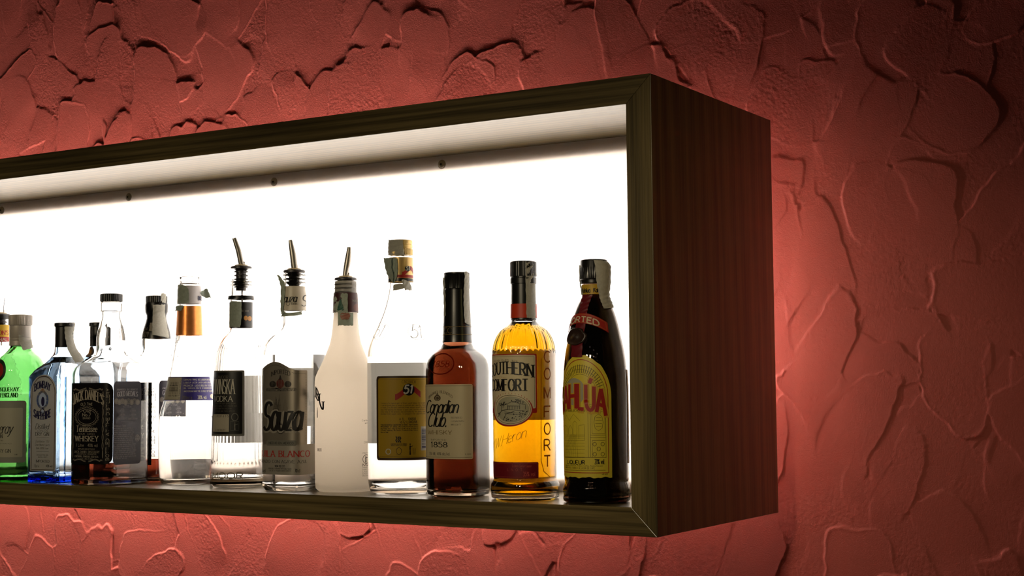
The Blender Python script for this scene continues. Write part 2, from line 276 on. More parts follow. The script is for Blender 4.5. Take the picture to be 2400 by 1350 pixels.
  ['ell', 'silver', (1.4336, 0.12281, 1.6305, 0.13125), {'lay': 1}],
  ['ellring', 'slate', (1.4609, 0.12411, 1.6028, 0.12995), {'w': 0.0003}],
  ['ell', 'silver', (1.5709, 0.12402, 1.7693, 0.13248), {'lay': 0}],
  ['ellring', 'slate', (1.5985, 0.12532, 1.7414, 0.13118), {'w': 0.0003}],
  ['ell', 'silver', (1.7099, 0.12263, 1.9093, 0.13111), {'lay': 1}],
  ['ellring', 'slate', (1.7377, 0.12394, 1.8813, 0.12981), {'w': 0.0003}],
  ['ell', 'silver', (1.849, 0.12385, 2.0494, 0.13235), {'lay': 0}],
  ['ellring', 'slate', (1.877, 0.12516, 2.0213, 0.13104), {'w': 0.0003}],
  ['ell', 'silver', (1.9894, 0.12246, 2.191, 0.13097), {'lay': 1}],
  ['ellring', 'slate', (2.0175, 0.12377, 2.1626, 0.12966), {'w': 0.0003}],
  ['text', 'pale', '1904', (1.4934, 0.12115, 1.6712, 0.12278), {'w': 0.15}],
  ['text', 'pale', 'ST. LOUIS', (1.4351, 0.11885, 1.8109, 0.1208), {'serif': 1, 'w': 0.15}],
  ['text', 'pale', '1905', (1.3202, 0.11578, 1.4553, 0.1174), {'w': 0.14}],
  ['text', 'pale', '1913', (1.7917, 0.11542, 1.9315, 0.11706), {'w': 0.14}],
  ['text', 'pale', 'LIEGE', (1.246, 0.11269, 1.4951, 0.11515), {'serif': 1, 'w': 0.16}],
  ['text', 'pale', 'GHENT', (1.7326, 0.11229, 2.0123, 0.11476), {'serif': 1, 'w': 0.16}],
  ['text', 'pale', '1914', (1.3214, 0.10976, 1.4566, 0.11138), {'w': 0.14}],
  ['text', 'pale', '1960', (1.793, 0.10936, 1.9328, 0.11099), {'w': 0.14}],
  ['text', 'pale', 'LONDON', (1.2473, 0.10667, 1.4964, 0.10913), {'serif': 1, 'w': 0.16}],
  ['text', 'pale', 'LONDON', (1.7339, 0.10622, 2.0136, 0.1087), {'serif': 1, 'w': 0.16}],
  ['text', 'pale', '1954', (1.3227, 0.10374, 1.4579, 0.10536), {'w': 0.14}],
  ['text', 'pale', '1981', (1.7943, 0.1033, 1.9341, 0.10493), {'w': 0.14}],
  ['text', 'pale', 'BRUSSELS', (1.1944, 0.10065, 1.5766, 0.10311), {'serif': 1, 'w': 0.16}],
  ['text', 'pale', 'AMSTERDAM', (1.6558, 0.10017, 2.0752, 0.10264), {'serif': 1, 'w': 0.16}],
  ['line', 'pale', [(1.3243, 0.09709), (1.4203, 0.09796), (1.5579, 0.09684), (1.6962, 0.098), (1.8957, 0.09681)], 0.0004],
  ['text', 'pale', 'A Mature Taste.', (1.0631, 0.09002, 1.5592, 0.0926), {'w': 0.19}],
  ['text', 'pale', "My old time age isn't the same thing as", (1.0637, 0.08647, 1.8779, 0.08854), {'w': 0.15}],
  ['text', 'pale', "maturity. It's true of people and it's true of", (1.0643, 0.08342, 1.8986, 0.08549), {'w': 0.15}],
  ['text', 'pale', 'whiskey. Experienced distillers measure it by', (1.0648, 0.08037, 1.9193, 0.08244), {'w': 0.15}],
  ['text', 'pale', 'what a whiskey experiences while inside', (1.0653, 0.07735, 1.88, 0.07942), {'w': 0.15}],
  ['text', 'pale', "the barrel and not simply how long it's", (1.0659, 0.0743, 1.9007, 0.07637), {'w': 0.15}],
  ['text', 'pale', 'been there. We give it time to mellow in', (1.0664, 0.07125, 1.9214, 0.07332), {'w': 0.15}],
  ['text', 'pale', 'character and smooth as well mannered', (1.067, 0.06824, 1.8821, 0.07031), {'w': 0.15}],
  ['text', 'pale', 'Mellowing our whiskey through ten feet', (1.0675, 0.06519, 1.9028, 0.06725), {'w': 0.15}],
  ['text', 'pale', 'of sugar maple charcoal, mellows it before', (1.068, 0.06205, 2.0238, 0.06412), {'w': 0.15}],
  ['text', 'pale', 'new barrels and where the barrel rests in the', (1.0686, 0.05904, 1.9844, 0.06111), {'w': 0.15}],
  ['text', 'pale', 'warehouse - each contributes to how our', (1.0691, 0.05599, 2.0051, 0.05806), {'w': 0.15}],
  ['text', 'pale', "whiskey matures. Age by itself isn't a reliable", (1.0697, 0.05293, 2.026, 0.055), {'w': 0.15}],
  ['text', 'pale', "measure of a whiskey's quality and character.", (1.0702, 0.04993, 1.9865, 0.052), {'w': 0.15}],
  ['text', 'pale', 'Which is why our tasters tell us when the', (1.0707, 0.04687, 2.0074, 0.04894), {'w': 0.15}],
  ['text', 'pale', 'whiskey is ready. We judge its quality this time', (1.0713, 0.04382, 2.0282, 0.04589), {'w': 0.15}],
  ['text', 'pale', 'and one life - with a sip.', (1.0718, 0.04118, 1.61, 0.04324), {'w': 0.15}],
  ['ell', 'pale', (1.9814, 0.06622, 2.2032, 0.07732), {}],
  ['ellring', 'slate', (2.0215, 0.06818, 2.1626, 0.07536), {'w': 0.0005}],
  ['part', 'neck_wrap', 'black neck wrap with white lettering'],
  ['rect', 'blackgloss', (-3.14159, 0.22577, 3.14159, 0.28492), {'off': 0.0006}],
  ['text', 'silver', "JACK DANIEL'S", (0.4173, 0.24024, 0.2827, 0.25066), {'serif': 1, 'w': 0.17, 'bow': -0.3, 'off': 0.0008, 'c': 0.35}],
  ['text', 'silver', 'OLD No.7', (-0.5139, 0.2397, 0.0745, 0.24318), {'w': 0.17, 'off': 0.0008}],
  ['text', 'silver', 'Tennessee', (-0.5137, 0.23346, 0.2451, 0.2376), {'w': 0.17, 'off': 0.0008, 'serif': 1}],
  ['text', 'silver', 'WHISKEY', (-0.4701, 0.22801, 0.2007, 0.23213), {'w': 0.17, 'off': 0.0008, 'serif': 1}],
  ['part', 'tax_strip', 'grey paper tax strip torn over the cap'],
  ['ribbon', 'tax', [[(0.01655, -0.00699, 0.29761), (0.01771, -0.00138, 0.2985)], [(0.01657, -0.00693, 0.2894), (0.01699, 0.00423, 0.29536)], [(0.01798, -0.00537, 0.28325), (0.018, 0.00236, 0.28289)]]],
  ['ribbon', 'tax', [[(0.00898, -0.01661, 0.27974), (0.01834, 0.00108, 0.28008)], [(0.0096, -0.01758, 0.26875), (0.01949, -0.00094, 0.269)], [(0.00857, -0.01694, 0.25857), (0.01688, 0.00372, 0.25899)], [(0.01072, -0.0194, 0.24478), (0.0207, 0.00292, 0.24515)], [(0.01202, -0.02104, 0.23244), (0.02307, 0.00455, 0.23146)], [(0.01211, -0.02112, 0.23176), (0.02419, 0.00298, 0.22593)]]],
]},
'bols':{'loc': [-0.8609, 0.11903, 0.03389], 'prof': [(0.0, 0.03756, 0), (0.00045, 0.04085, 0), (0.00635, 0.04284, 0), (0.02076, 0.0445, 0), (0.05356, 0.04587, 0), (0.08643, 0.04591, 0), (0.0963, 0.04526, 0), (0.10948, 0.04297, 0), (0.12727, 0.03803, 0), (0.14575, 0.03474, 0), (0.16359, 0.03112, 0), (0.18541, 0.02716, 0), (0.20528, 0.02386, 0), (0.21853, 0.02155, 0), (0.22848, 0.0199, 0), (0.25172, 0.01892, 0), (0.27365, 0.01793, 0), (0.27698, 0.0176, 0), (0.29828, 0.01728, 0), (0.30361, 0.01662, 0), (0.31828, 0.01563, 0)], 'sec': ('round',), 'level': 0.10289, 'z': {'captop': 0.31961, 'r0': 0.17086, 'r1': 0.22516, 'th0': 0.30361, 'th1': 0.31694}, 'phic': 0.7678,"items":[
  ['part', 'band_label', 'purple band label with a barcode'],
  ['rect', 'purple', (-1.22173, 0.12727, 5.06145, 0.16359), {}],
  ['rect', 'barcode_paper', (-0.6982, 0.12837, 0.417, 0.16226), {'lay': 1}],
  ['barcode', 'ink', (-0.2293, 0.13291, 0.2774, 0.15702), {'rot': 1}],
  ['text', 'ink', '8 716000 964342', (0.3395, 0.13025, 0.3989, 0.15887), {'rot': 1, 'w': 0.12}],
  ['text', 'inkgrey', '700ml e', (0.4963, 0.12885, 0.8933, 0.13404), {'w': 0.12}],
  ['text', 'paper', '38% vol', (1.1242, 0.12925, 1.5365, 0.13446), {'w': 0.14}],
  ['ell', 'paper', (1.8003, 0.12899, 2.2339, 0.13687), {'lay': 1}],
  ['text', 'paper', 'CURACAO TRIPLE SEC LIQUEUR LIKOR LIQUEUR', (0.528, 0.15769, 2.2339, 0.15998), {'w': 0.15}],
  ['text', 'paper', 'LIQUEUR LICOR LIKOR LIKER LIKER LIKIER', (0.536, 0.15311, 2.2339, 0.1554), {'w': 0.13}],
  ['text', 'paper', 'PRODUCER : LUCAS BOLS B.V. P.O. BOX 245', (0.5432, 0.14854, 2.2339, 0.15115), {'w': 0.15}],
  ['text', 'paper', 'BUL. SARKAYA 1014 SF AT WWW.BOLSCOCKTAILS', (0.5493, 0.14462, 2.2339, 0.1469), {'w': 0.13}],
  ['text', 'paper', 'AMSTERDAM MAR THE, ECHEBLE: BETTLING.NIMARQUE', (0.5552, 0.14006, 2.2339, 0.14234), {'w': 0.13}],
  ['part', 'neck_foil', 'orange copper foil sleeve'],
  ['rect', 'copper', (-3.14159, 0.22782, 3.14159, 0.27299), {'off': 0.0005}],
  ['part', 'neck_band', 'grey metal neck band'],
  ['rect', 'greycap', (-3.14159, 0.27665, 3.14159, 0.30428), {'off': 0.0012}],
  ['text', 'navy', 'BOLS', (1.5457, 0.28203, 2.2339, 0.28802), {'w': 0.22, 'off': 0.0016}],
  ['part', 'tax_strip', 'torn green grey tax strip'],
  ['ribbon', 'taxgreen', [[(-0.01114, -0.01354, 0.30614), (0.00295, -0.01848, 0.30586)], [(-0.0088, -0.01632, 0.2979), (0.01154, -0.01592, 0.30028)], [(-0.00809, -0.01696, 0.28788), (0.0135, -0.01502, 0.29032)], [(-0.00744, -0.01752, 0.27655), (0.01369, -0.0151, 0.27646)]]],
  ['ribbon', 'taxgreen', [[(-0.01337, -0.01569, 0.27221), (0.00597, -0.01942, 0.27395)], [(-0.01382, -0.01612, 0.26557), (0.00333, -0.0204, 0.26543)]]],
  ['ribbon', 'taxgreen', [[(0.01911, 0.0039, 0.29493), (0.0173, 0.00776, 0.28988)], [(0.02031, 0.01127, 0.29854), (0.02226, 0.01315, 0.28592)], [(0.02454, 0.01257, 0.3004), (0.0284, 0.0163, 0.28646)], [(0.02557, 0.01635, 0.29389), (0.02799, 0.01869, 0.28393)]]],
]},
'vodka':{'loc': [-0.73844, 0.10138, 0.03389], 'prof': [(0.0, 0.04008, 0), (0, 0.04326, 0), (0.00407, 0.04485, 0), (0.03064, 0.04361, 0), (0.08771, 0.04178, 0), (0.15136, 0.03994, 0), (0.17689, 0.03901, 0), (0.19287, 0.03775, 0), (0.20246, 0.03552, 0), (0.21014, 0.03201, 0), (0.21846, 0.02753, 0), (0.22486, 0.02242, 0), (0.23063, 0.01826, 0), (0.23575, 0.01666, 0), (0.2794, 0.01668, 0), (0.28582, 0.0154, 0), (0.30834, 0.01477, 0)], 'sec': ('round',), 'level': 0.10805, 'z': {'captop': 0.32766, 'capbot': 0.3238, 'r0': 0.0338, 'r1': 0.20118}, 'phic': 0.7342,"items":[
  ['part', 'front_label', 'black and grey front label'],
  ['rect', 'greydark', (-0.868, 0.075, 0.868, 0.17127), {'r': 0.001}],
  ['rect', 'blacklabel', (-0.7919, 0.07816, 0.7919, 0.16878), {'r': 0.001, 'lay': 1}],
  ['text', 'inkgrey', 'AMOOR', (-0.2578, 0.15895, 0.2578, 0.16397), {'serif': 1, 'w': 0.12, 'c': 0}],
  ['text', 'paper', 'DIVINSKA', (-0.5517, 0.13693, 0.5117, 0.15822), {'serif': 1, 'w': 0.07, 'c': -0.02}],
  ['text', 'paper', 'VODKA', (-0.4778, 0.12569, 0.4378, 0.13382), {'serif': 1, 'w': 0.13, 'c': -0.02}],
  ['text', 'inkgrey', 'Distilled from pure grain, grown', (-0.4279, 0.12198, 0.5643, 0.12449), {'w': 0.1}],
  ['text', 'inkgrey', 'for superior quality. To be enjoyed cool,', (-0.5078, 0.11823, 0.6108, 0.12073), {'w': 0.1}],
  ['text', 'inkgrey', 'neat or mixed in a long drink', (-0.3769, 0.11449, 0.4105, 0.11699), {'w': 0.1}],
  ['text', 'inkgrey', 'according to your taste, with ice.', (-0.4067, 0.11073, 0.5361, 0.11323), {'w': 0.1}],
  ['rect', 'barcode_paper', (-0.5443, 0.08136, 0.3223, 0.10698), {'lay': 2}],
  ['barcode', 'ink', (-0.2796, 0.08635, 0.1713, 0.10009), {}],
  ['text', 'ink', 'L 01039 d 1 5', (-0.3579, 0.1026, 0.3018, 0.10573), {'w': 0.13}],
  ['text', 'ink', '8 01187101777', (-0.2952, 0.0826, 0.1767, 0.08509), {'w': 0.13}],
  ['ellring', 'greydark', (0.4147, 0.09756, 0.6436, 0.10816), {'w': 0.0011, 'lay': 2}],
  ['frame', 'greydark', (0.3721, 0.08323, 0.6751, 0.09631), {'w': 0.0003}],
  ['person', 'greydark', (0.4501, 0.08384, 0.6456, 0.09506), {}],
  ['part', 'back_label', 'grey back label seen through the glass'],
  ['rect', 'backpaper', (2.61799, 0.06232, 4.18879, 0.16412), {}],
  ['part', 'embossed_lettering', 'raised clear lettering near the base'],
  ['text', 'embclear', 'AMOOR', (-0.6818, 0.01313, 0.823, 0.02179), {'w': 0.2}],
  ['part', 'neck_band', 'black neck band with a gold emblem'],
  ['rect', 'blackgloss', (-3.14159, 0.23575, 3.14159, 0.27361), {'off': 0.0008}],
  ['rect', 'blackgloss', (-3.14159, 0.27811, 3.14159, 0.28325), {'off': 0.003}],
  ['ell', 'gold', (0.9662, 0.24595, 1.3394, 0.25296), {'off': 0.001}],
  ['ell', 'gold', (1.2944, 0.24547, 1.7948, 0.25249), {'off': 0.0012}],
  ['text', 'inkgrey', 'SINCE MADE', (0.6614, 0.25867, 1.4317, 0.26122), {'w': 0.13, 'off': 0.001}],
  ['part', 'tax_strip', 'green grey tax strip down the neck band'],
  ['ribbon', 'taxgreen', [[(-0.00451, -0.01789, 0.27493), (0.01351, -0.01403, 0.27375)], [(-0.0074, -0.01656, 0.26294), (0.01353, -0.014, 0.26229)], [(-0.00951, -0.01512, 0.25027), (0.01356, -0.01396, 0.24956)], [(-0.01163, -0.0132, 0.23631), (0.01216, -0.01519, 0.23558)]]],
]},
'sauza':{'loc': [-0.61162, 0.07329, 0.03389], 'prof': [(0.0, 0.03394, 1), (0, 0.03651, 1), (0.00544, 0.03755, 1), (0.19017, 0.03777, 1), (0.19937, 0.037, 1), (0.20674, 0.0352, 1), (0.21349, 0.03157, 0.9), (0.22025, 0.0261, 0.7), (0.22517, 0.0206, 0.4), (0.23131, 0.0175, 0.1), (0.23623, 0.01659, 0), (0.25162, 0.0163, 0), (0.27934, 0.01631, 0), (0.28428, 0.01539, 0), (0.31021, 0.01479, 0)], 'sec': ('super', 4, 1.0), 'level': 0.19201, 'z': {'captop': 0.31515, 'capbot': 0.31082}, 'phic': 0.6992,"items":[
  ['part', 'front_label', 'silver grey arched front label'],
  ['rect', 'silverlabel', (-1.3308, 0.06496, 1.3308, 0.16936), {'r': 0.001, 'hump': 0.42}],
  ['rect', 'silverlow', (-1.7751, 0.0229, 1.7751, 0.06557), {'r': 0.001}],
  ['dots', 'ink', (-1.264, 0.06862, 1.264, 0.16574), {}],
  ['text', 'ink', 'IMPORTED', (-0.2649, 0.16485, 0.6201, 0.17087), {'serif': 1, 'w': 0.13, 'bow': -0.6}],
  ['ell', 'inkred', (-0.0121, 0.1444, 0.3582, 0.15763), {}],
  ['ell', 'ink', (-0.3499, 0.1457, -0.0329, 0.15476), {}],
  ['ell', 'ink', (0.3781, 0.1455, 0.6721, 0.1545), {}],
  ['tri', 'ink', (0.0915, 0.15643, 0.2567, 0.16365), {}],
  ['rect', 'ink', (-0.5331, 0.14018, 0.8494, 0.14499), {'r': 0.001}],
  ['text', 'silverlow', 'TEQUILA DESDE 1873', (-0.3935, 0.14139, 0.7544, 0.14379), {'w': 0.13}],
  ['tri', 'inkgrey', (0.0308, 0.11316, 0.2378, 0.1372), {}],
  ['tri', 'inkgrey', (-0.1779, 0.11316, 0.114, 0.13362), {}],
  ['tri', 'inkgrey', (0.2788, 0.11317, 0.5505, 0.13354), {}],
  ['text', 'silverlow', 'Sauza', (-0.6682, 0.08444, 1.1603, 0.12576), {'script': 1, 'w': 0.22, 'slant': 0.25, 'bold': 1}],
  ['text', 'ink', 'Sauza', (-0.6377, 0.08563, 1.1407, 0.12456), {'script': 1, 'w': 0.13, 'slant': 0.25, 'bold': 1, 'lay': 4}],
  ['ell', 'inkred', (0.0323, 0.0814, 0.3607, 0.09278), {}],
  ['ellring', 'ink', (0.0115, 0.0808, 0.3805, 0.09338), {'w': 0.0008, 'lay': 2}],
  ['text', 'ink', 'TEQUILA', (0.4002, 0.08506, 1.0844, 0.08983), {'serif': 1, 'w': 0.14}],
  ['rect', 'greydark', (-0.5052, 0.06347, 0.8673, 0.07124), {'r': 0.002, 'lay': 2}],
  ['text', 'ink', 'HECHO EN MEXICO', (-0.3682, 0.06586, 0.7566, 0.06885), {'w': 0.13, 'lay': 4}],
  ['text', 'red', 'TEQUILA BLANCO', (-1.4513, 0.04805, 1.4513, 0.05643), {'serif': 1, 'w': 0.2, 'c': 0}],
  ['text', 'ink', 'ELABORADO CON AGAVE AZUL', (-1.3116, 0.0393, 1.3116, 0.04348), {'serif': 1, 'w': 0.14, 'c': 0}],
  ['text', 'ink', 'NOM 1102 CRT', (-0.0706, 0.03355, 0.4017, 0.03653), {'w': 0.13}],
  ['text', 'ink', 'PRODUCIDO Y ENVASADO POR TEQUILA SAUZA', (-0.3896, 0.03056, 0.6756, 0.03235), {'w': 0.12}],
  ['text', 'ink', 'S.A. DE C.V. TEQUILA JALISCO MEXICO', (-0.3456, 0.02759, 0.6588, 0.02938), {'w': 0.12}],
  ['text', 'ink', '70 cl', (0.8054, 0.02662, 0.9983, 0.03138), {'w': 0.13}],
  ['text', 'ink', '38% vol', (-1.046, 0.02553, -0.554, 0.03035), {'w': 0.13, 'c': -0.8}],
  ['part', 'back_label', 'pale back label seen through the glass'],
  ['rect', 'backpaper', (2.70526, 0.08931, 4.36332, 0.17362), {}],
  ['part', 'neck_band', "beige metal neck band with the maker's script"],
  ['rect', 'beigecap', (-3.14159, 0.25593, 3.14159, 0.29045), {'off': 0.001}],
  ['text', 'ink', 'Sauza', (-0.5479, 0.26736, 0.9815, 0.27837), {'script': 1, 'w': 0.13, 'slant': 0.3, 'off': 0.0013}],
  ['text', 'ink', 'S', (1.3596, 0.26164, 2.1653, 0.27762), {'script': 1, 'w': 0.1, 'slant': 0.3, 'off': 0.0013}],
  ['ellring', 'ink', (-0.0057, 0.26253, 0.3406, 0.26743), {'w': 0.0005, 'off': 0.0013}],
  ['text', 'ink', 'TEQUILA', (0.4187, 0.26363, 0.9436, 0.26608), {'w': 0.12, 'off': 0.0013}],
  ['part', 'tax_strip', 'torn green grey tax strip beside the neck'],
  ['ribbon', 'taxgreen', [[(-0.01473, -0.02023, 0.30666), (-0.01332, -0.01904, 0.30727)], [(-0.01284, -0.01864, 0.29988), (-0.00464, -0.01783, 0.2977)], [(-0.0129, -0.01477, 0.29024), (-0.00241, -0.0176, 0.29024)], [(-0.01353, -0.01399, 0.27306), (-0.00276, -0.01809, 0.27244)], [(-0.0135, -0.01397, 0.25582), (-0.00378, -0.0178, 0.25411)], [(-0.01209, -0.01278, 0.2509), (0.01255, -0.0144, 0.25187)]]],
  ['ribbon', 'taxgreen', [[(-0.01321, -0.01242, 0.25218), (-0.0132, -0.01241, 0.24726)], [(0.00362, -0.01801, 0.25202), (0.00364, -0.01802, 0.24713)], [(0.01311, -0.01318, 0.25251), (0.01313, -0.01319, 0.24762)], [(0.01739, -0.00402, 0.25456), (0.01739, -0.00402, 0.24967)]]],
]},
'malibu':{'loc': [-0.52601, 0.08347, 0.03389], 'prof': [(0.0, 0.03718, 0), (0, 0.04018, 0), (0.00417, 0.04198, 0), (0.01192, 0.04289, 0), (0.1496, 0.04338, 0), (0.15863, 0.04279, 0), (0.16645, 0.03979, 0), (0.17488, 0.03558, 0), (0.18572, 0.03046, 0), (0.19657, 0.02595, 0), (0.20985, 0.02143, 0), (0.22192, 0.01933, 0), (0.23703, 0.01782, 0), (0.25034, 0.01692, 0), (0.27638, 0.01603, 0), (0.27881, 0.01543, 0), (0.29458, 0.01513, 0)], 'sec': ('round',), 'z': {'captop': 0.30004, 'capbot': 0.2964, 'glass': 0.27638}, 'phic': 0.665,"items":[
  ['part', 'printed_lettering', 'black lettering printed on the white bottle'],
  ['text', 'ink', 'MALIBU', (-1.3774, 0.13323, -0.1226, 0.14685), {'serif': 1, 'w': 0.2, 'c': -0.75, 'bow': -1.6, 'bold': 1}],
  ['text', 'ink', 'Caribbean', (-0.4353, 0.10699, -0.4647, 0.11712), {'script': 1, 'w': 0.11, 'slant': 0.3, 'c': -0.45, 'bow': -0.5}],
  ['text', 'ink', 'RUM', (-0.2188, 0.05651, -0.4412, 0.06067), {'serif': 1, 'w': 0.15, 'c': -0.33}],
  ['part', 'printed_lettering', 'small black lettering printed at the back edge'],
  ['text', 'ink', 'The original', (1.4274, 0.10111, 1.8208, 0.10348), {'serif': 1, 'w': 0.12}],
  ['text', 'ink', 'Caribbean Rum', (1.2024, 0.0977, 1.8207, 0.10006), {'serif': 1, 'w': 0.12}],
  ['text', 'ink', 'with the Taste', (1.3184, 0.09406, 1.8581, 0.09643), {'serif': 1, 'w': 0.12}],
  ['text', 'ink', 'DRINK IT', (1.2842, 0.06749, 1.7876, 0.06985), {'serif': 1, 'w': 0.14}],
  ['text', 'ink', 'PET ME IN', (1.2347, 0.05278, 1.789, 0.05455), {'w': 0.12}],
  ['ellring', 'ink', (1.2349, 0.03941, 1.5087, 0.05119), {'w': 0.0007}],
  ['person', 'ink', (1.2848, 0.04059, 1.4479, 0.05001), {}],
  ['text', 'ink', 'MALIBU', (1.2351, 0.03559, 1.9558, 0.03913), {'serif': 1, 'w': 0.2}],
  ['text', 'ink', 'PRODUCED AND', (1.2353, 0.03268, 1.8648, 0.03445), {'serif': 1, 'w': 0.14}],
  ['text', 'ink', 'MALIBU INTER', (1.2354, 0.02997, 1.8653, 0.03174), {'serif': 1, 'w': 0.14}],
  ['text', 'ink', 'LIQUEUR WITH', (1.2355, 0.02726, 1.8659, 0.02903), {'serif': 1, 'w': 0.14}],
  ['text', 'ink', 'DISTILLED AND', (1.2356, 0.02455, 1.8666, 0.02632), {'serif': 1, 'w': 0.14}],
  ['text', 'ink', 'BLENDED FOR', (1.2357, 0.02184, 1.8672, 0.0236), {'serif': 1, 'w': 0.14}],
  ['part', 'neck_band', 'dark red and black neck band'],
  ['rect', 'maroon', (-3.14159, 0.25034, 3.14159, 0.2782), {'off': 0.0012}],
  ['text', 'inkgrey', 'TASTE SUN', (1.2011, 0.2654, 1.9249, 0.26782), {'w': 0.14, 'off': 0.0015}],
  ['ell', 'inkred', (1.3212, 0.25159, 2.1311, 0.26248), {'off': 0.0014}],
  ['part', 'tax_strip', 'green tax strip folded down the neck'],
  ['ribbon', 'taxgreen', [[(-0.01235, -0.01159, 0.2775), (0.01334, -0.01207, 0.27646)], [(-0.01005, -0.0145, 0.26397), (0.01383, -0.01272, 0.2626)], [(-0.00912, -0.01568, 0.2506), (0.01408, -0.01308, 0.24877)]]],
  ['ribbon', 'taxgreen', [[(0.00147, -0.01935, 0.25072), (0.01849, -0.00605, 0.24952)], [(0.00195, -0.01996, 0.24048), (0.01896, -0.00668, 0.23987)], [(0.0025, -0.02068, 0.23144), (0.01948, -0.00738, 0.23144)]]],
  ['ribbon', 'stampgreen', [[(0.00453, -0.01834, 0.26928), (0.00518, -0.0182, 0.26926)], [(0.00189, -0.01889, 0.26034), (0.00836, -0.01741, 0.26018)], [(-0.00031, -0.01902, 0.25319), (0.01011, -0.01674, 0.25295)]]],
  ['ribbon', 'stampred', [[(0.00719, -0.01884, 0.24936), (0.01553, -0.01299, 0.24933)], [(0.00545, -0.01955, 0.24519), (0.01708, -0.01109, 0.24516)], [(0.00817, -0.01915, 0.23973), (0.01591, -0.0135, 0.23971)]]],
]},
'cachaca':{'loc': [-0.43204, 0.08683, 0.03389], 'prof': [(0.0, 0.03635, 0), (0, 0.03987, 0), (0.00193, 0.04221, 0), (0.00659, 0.04398, 0), (0.01417, 0.04546, 0), (0.02583, 0.04606, 0), (0.17822, 0.04659, 0), (0.18706, 0.0463, 0), (0.1959, 0.04514, 0), (0.20593, 0.0425, 0), (0.21655, 0.03838, 0), (0.2266, 0.03396, 0), (0.23724, 0.02925, 0), (0.24611, 0.02571, 0), (0.25617, 0.02247, 0), (0.26683, 0.01981, 0), (0.27869, 0.01745, 0), (0.28818, 0.01657, 0), (0.32322, 0.016, 0), (0.32619, 0.01511, 0), (0.34107, 0.01482, 0)], 'sec': ('round',), 'level': 0.18647, 'z': {'captop': 0.34792, 'capbot': 0.32679, 'ribs': 0.33512}, 'phic': 0.628,"items":[
  ['part', 'front_label', 'mustard yellow label with a dark frame'],
  ['rect', 'brown', (-0.1636, 0.0461, 1.742, 0.15956), {'r': 0.004}],
  ['rect', 'mustard', (-0.0944, 0.04952, 1.6355, 0.15668), {'r': 0.003, 'lay': 1}],
  ['line', 'brown', [(-0.0391, 0.15529), (0.4421, 0.15507), (0.8776, 0.1549), (1.3803, 0.1548)], 0.0003],
  ['line', 'brown', [(-0.0536, 0.05117), (0.4327, 0.05108), (0.8701, 0.05052), (1.3729, 0.04977)], 0.0003],
  ['text', 'brown', 'CACHACA', (0.6526, 0.14973, 1.0618, 0.15376), {'serif': 1, 'w': 0.1}],
  ['wave', 'red', (0.4532, 0.12676, 1.2179, 0.1463), {'lay': 3}],
  ['ell', 'blacklabel', (0.6764, 0.13307, 1.0202, 0.14916), {'lay': 5}],
  ['text', 'paper', '51', (0.7135, 0.13594, 0.9802, 0.14686), {'w': 0.2, 'slant': 0.2, 'lay': 6}],
  ['text', 'brown', 'Cachaca is the typical spirit of Brazil, world famous for its taste', (0.0044, 0.12189, 1.3944, 0.12396), {'w': 0.1}],
  ['text', 'brown', 'It can be drunk pure or mixed in cocktails and caipirinha, chilled', (0.004, 0.11902, 1.3942, 0.12109), {'w': 0.1}],
  ['text', 'brown', 'or frozen. 51 is the most traditional brand, enjoyed around the world', (0.0037, 0.11616, 1.3939, 0.11822), {'w': 0.1}],
  ['text', 'brown', 'since 1959 and has the flavour of pure cane, carefully distilled in', (0.0033, 0.11329, 1.3937, 0.11535), {'w': 0.1}],
  ['text', 'brown', 'every step of the process and controlled by the quality team', (0.0029, 0.11042, 1.3934, 0.11249), {'w': 0.1}],
  ['text', 'brown', 'distilled from sugar cane. To prepare the caipirinha mix', (0.0026, 0.10756, 1.3932, 0.10962), {'w': 0.1}],
  ['text', 'ink', 'A 8    100808', (0.5745, 0.10009, 1.0578, 0.10324), {'w': 0.13}],
  ['text', 'ink', '16:12 L.000/08', (0.5865, 0.09577, 1.099, 0.09921), {'w': 0.13}],
  ['text', 'ink', 'Produced and bottled by: Companhia Muller de Bebidas - Industria Brasileira', (0.0006, 0.09306, 1.127, 0.09478), {'w': 0.16}],
  ['text', 'ink', 'PIRASSUNUNGA - SP - BRAZIL. CNPJ 03.485.775 / RS. IN. 75.17.5-3', (0.0002, 0.09048, 1.1268, 0.0922), {'w': 0.16}],
  ['text', 'ink', 'Reg. Product M.A. - Reg. no Prod. na Min. da Ag. SP 00267-5', (-0.0001, 0.08791, 1.1267, 0.08962), {'w': 0.16}],
  ['text', 'ink', 'Contains Sulphites. No Gluten. Produced under licence', (-0.0005, 0.08562, 1.1265, 0.08734), {'w': 0.16}],
  ['text', 'ink', 'Rum. do Caldo', (-0.0008, 0.08309, 0.2419, 0.08481), {'w': 0.16}],
  ['line', 'ink', [(0.473, 0.07822), (0.5103, 0.07592), (0.4726, 0.07307), (0.5098, 0.0702)], 0.0016],
  ['line', 'ink', [(0.5291, 0.0782), (0.5661, 0.0759), (0.5287, 0.07305), (0.5656, 0.07018)], 0.0016],
  ['line', 'ink', [(0.5787, 0.07818), (0.6156, 0.07587), (0.5783, 0.07303), (0.6151, 0.07016)], 0.0016],
  ['text', 'ink', 'COMPANHIA MULLER DE BEBIDAS', (0.3193, 0.06732, 0.7952, 0.06875), {'w': 0.16}],
  ['text', 'ink', 'WWW.CIAMULLER.COM.BR', (0.332, 0.06532, 0.7825, 0.06675), {'w': 0.16}],
  ['ell', 'ink', (0.1285, 0.05249, 0.357, 0.06336), {}],
  ['ellring', 'paper', (0.1706, 0.05449, 0.3181, 0.06136), {'w': 0.0011, 'lay': 3}],
  ['ellring', 'ink', (0.4837, 0.05418, 0.6328, 0.06332), {'w': 0.0006}],
  ['tri', 'ink', (0.4715, 0.05934, 0.5711, 0.06391), {}],
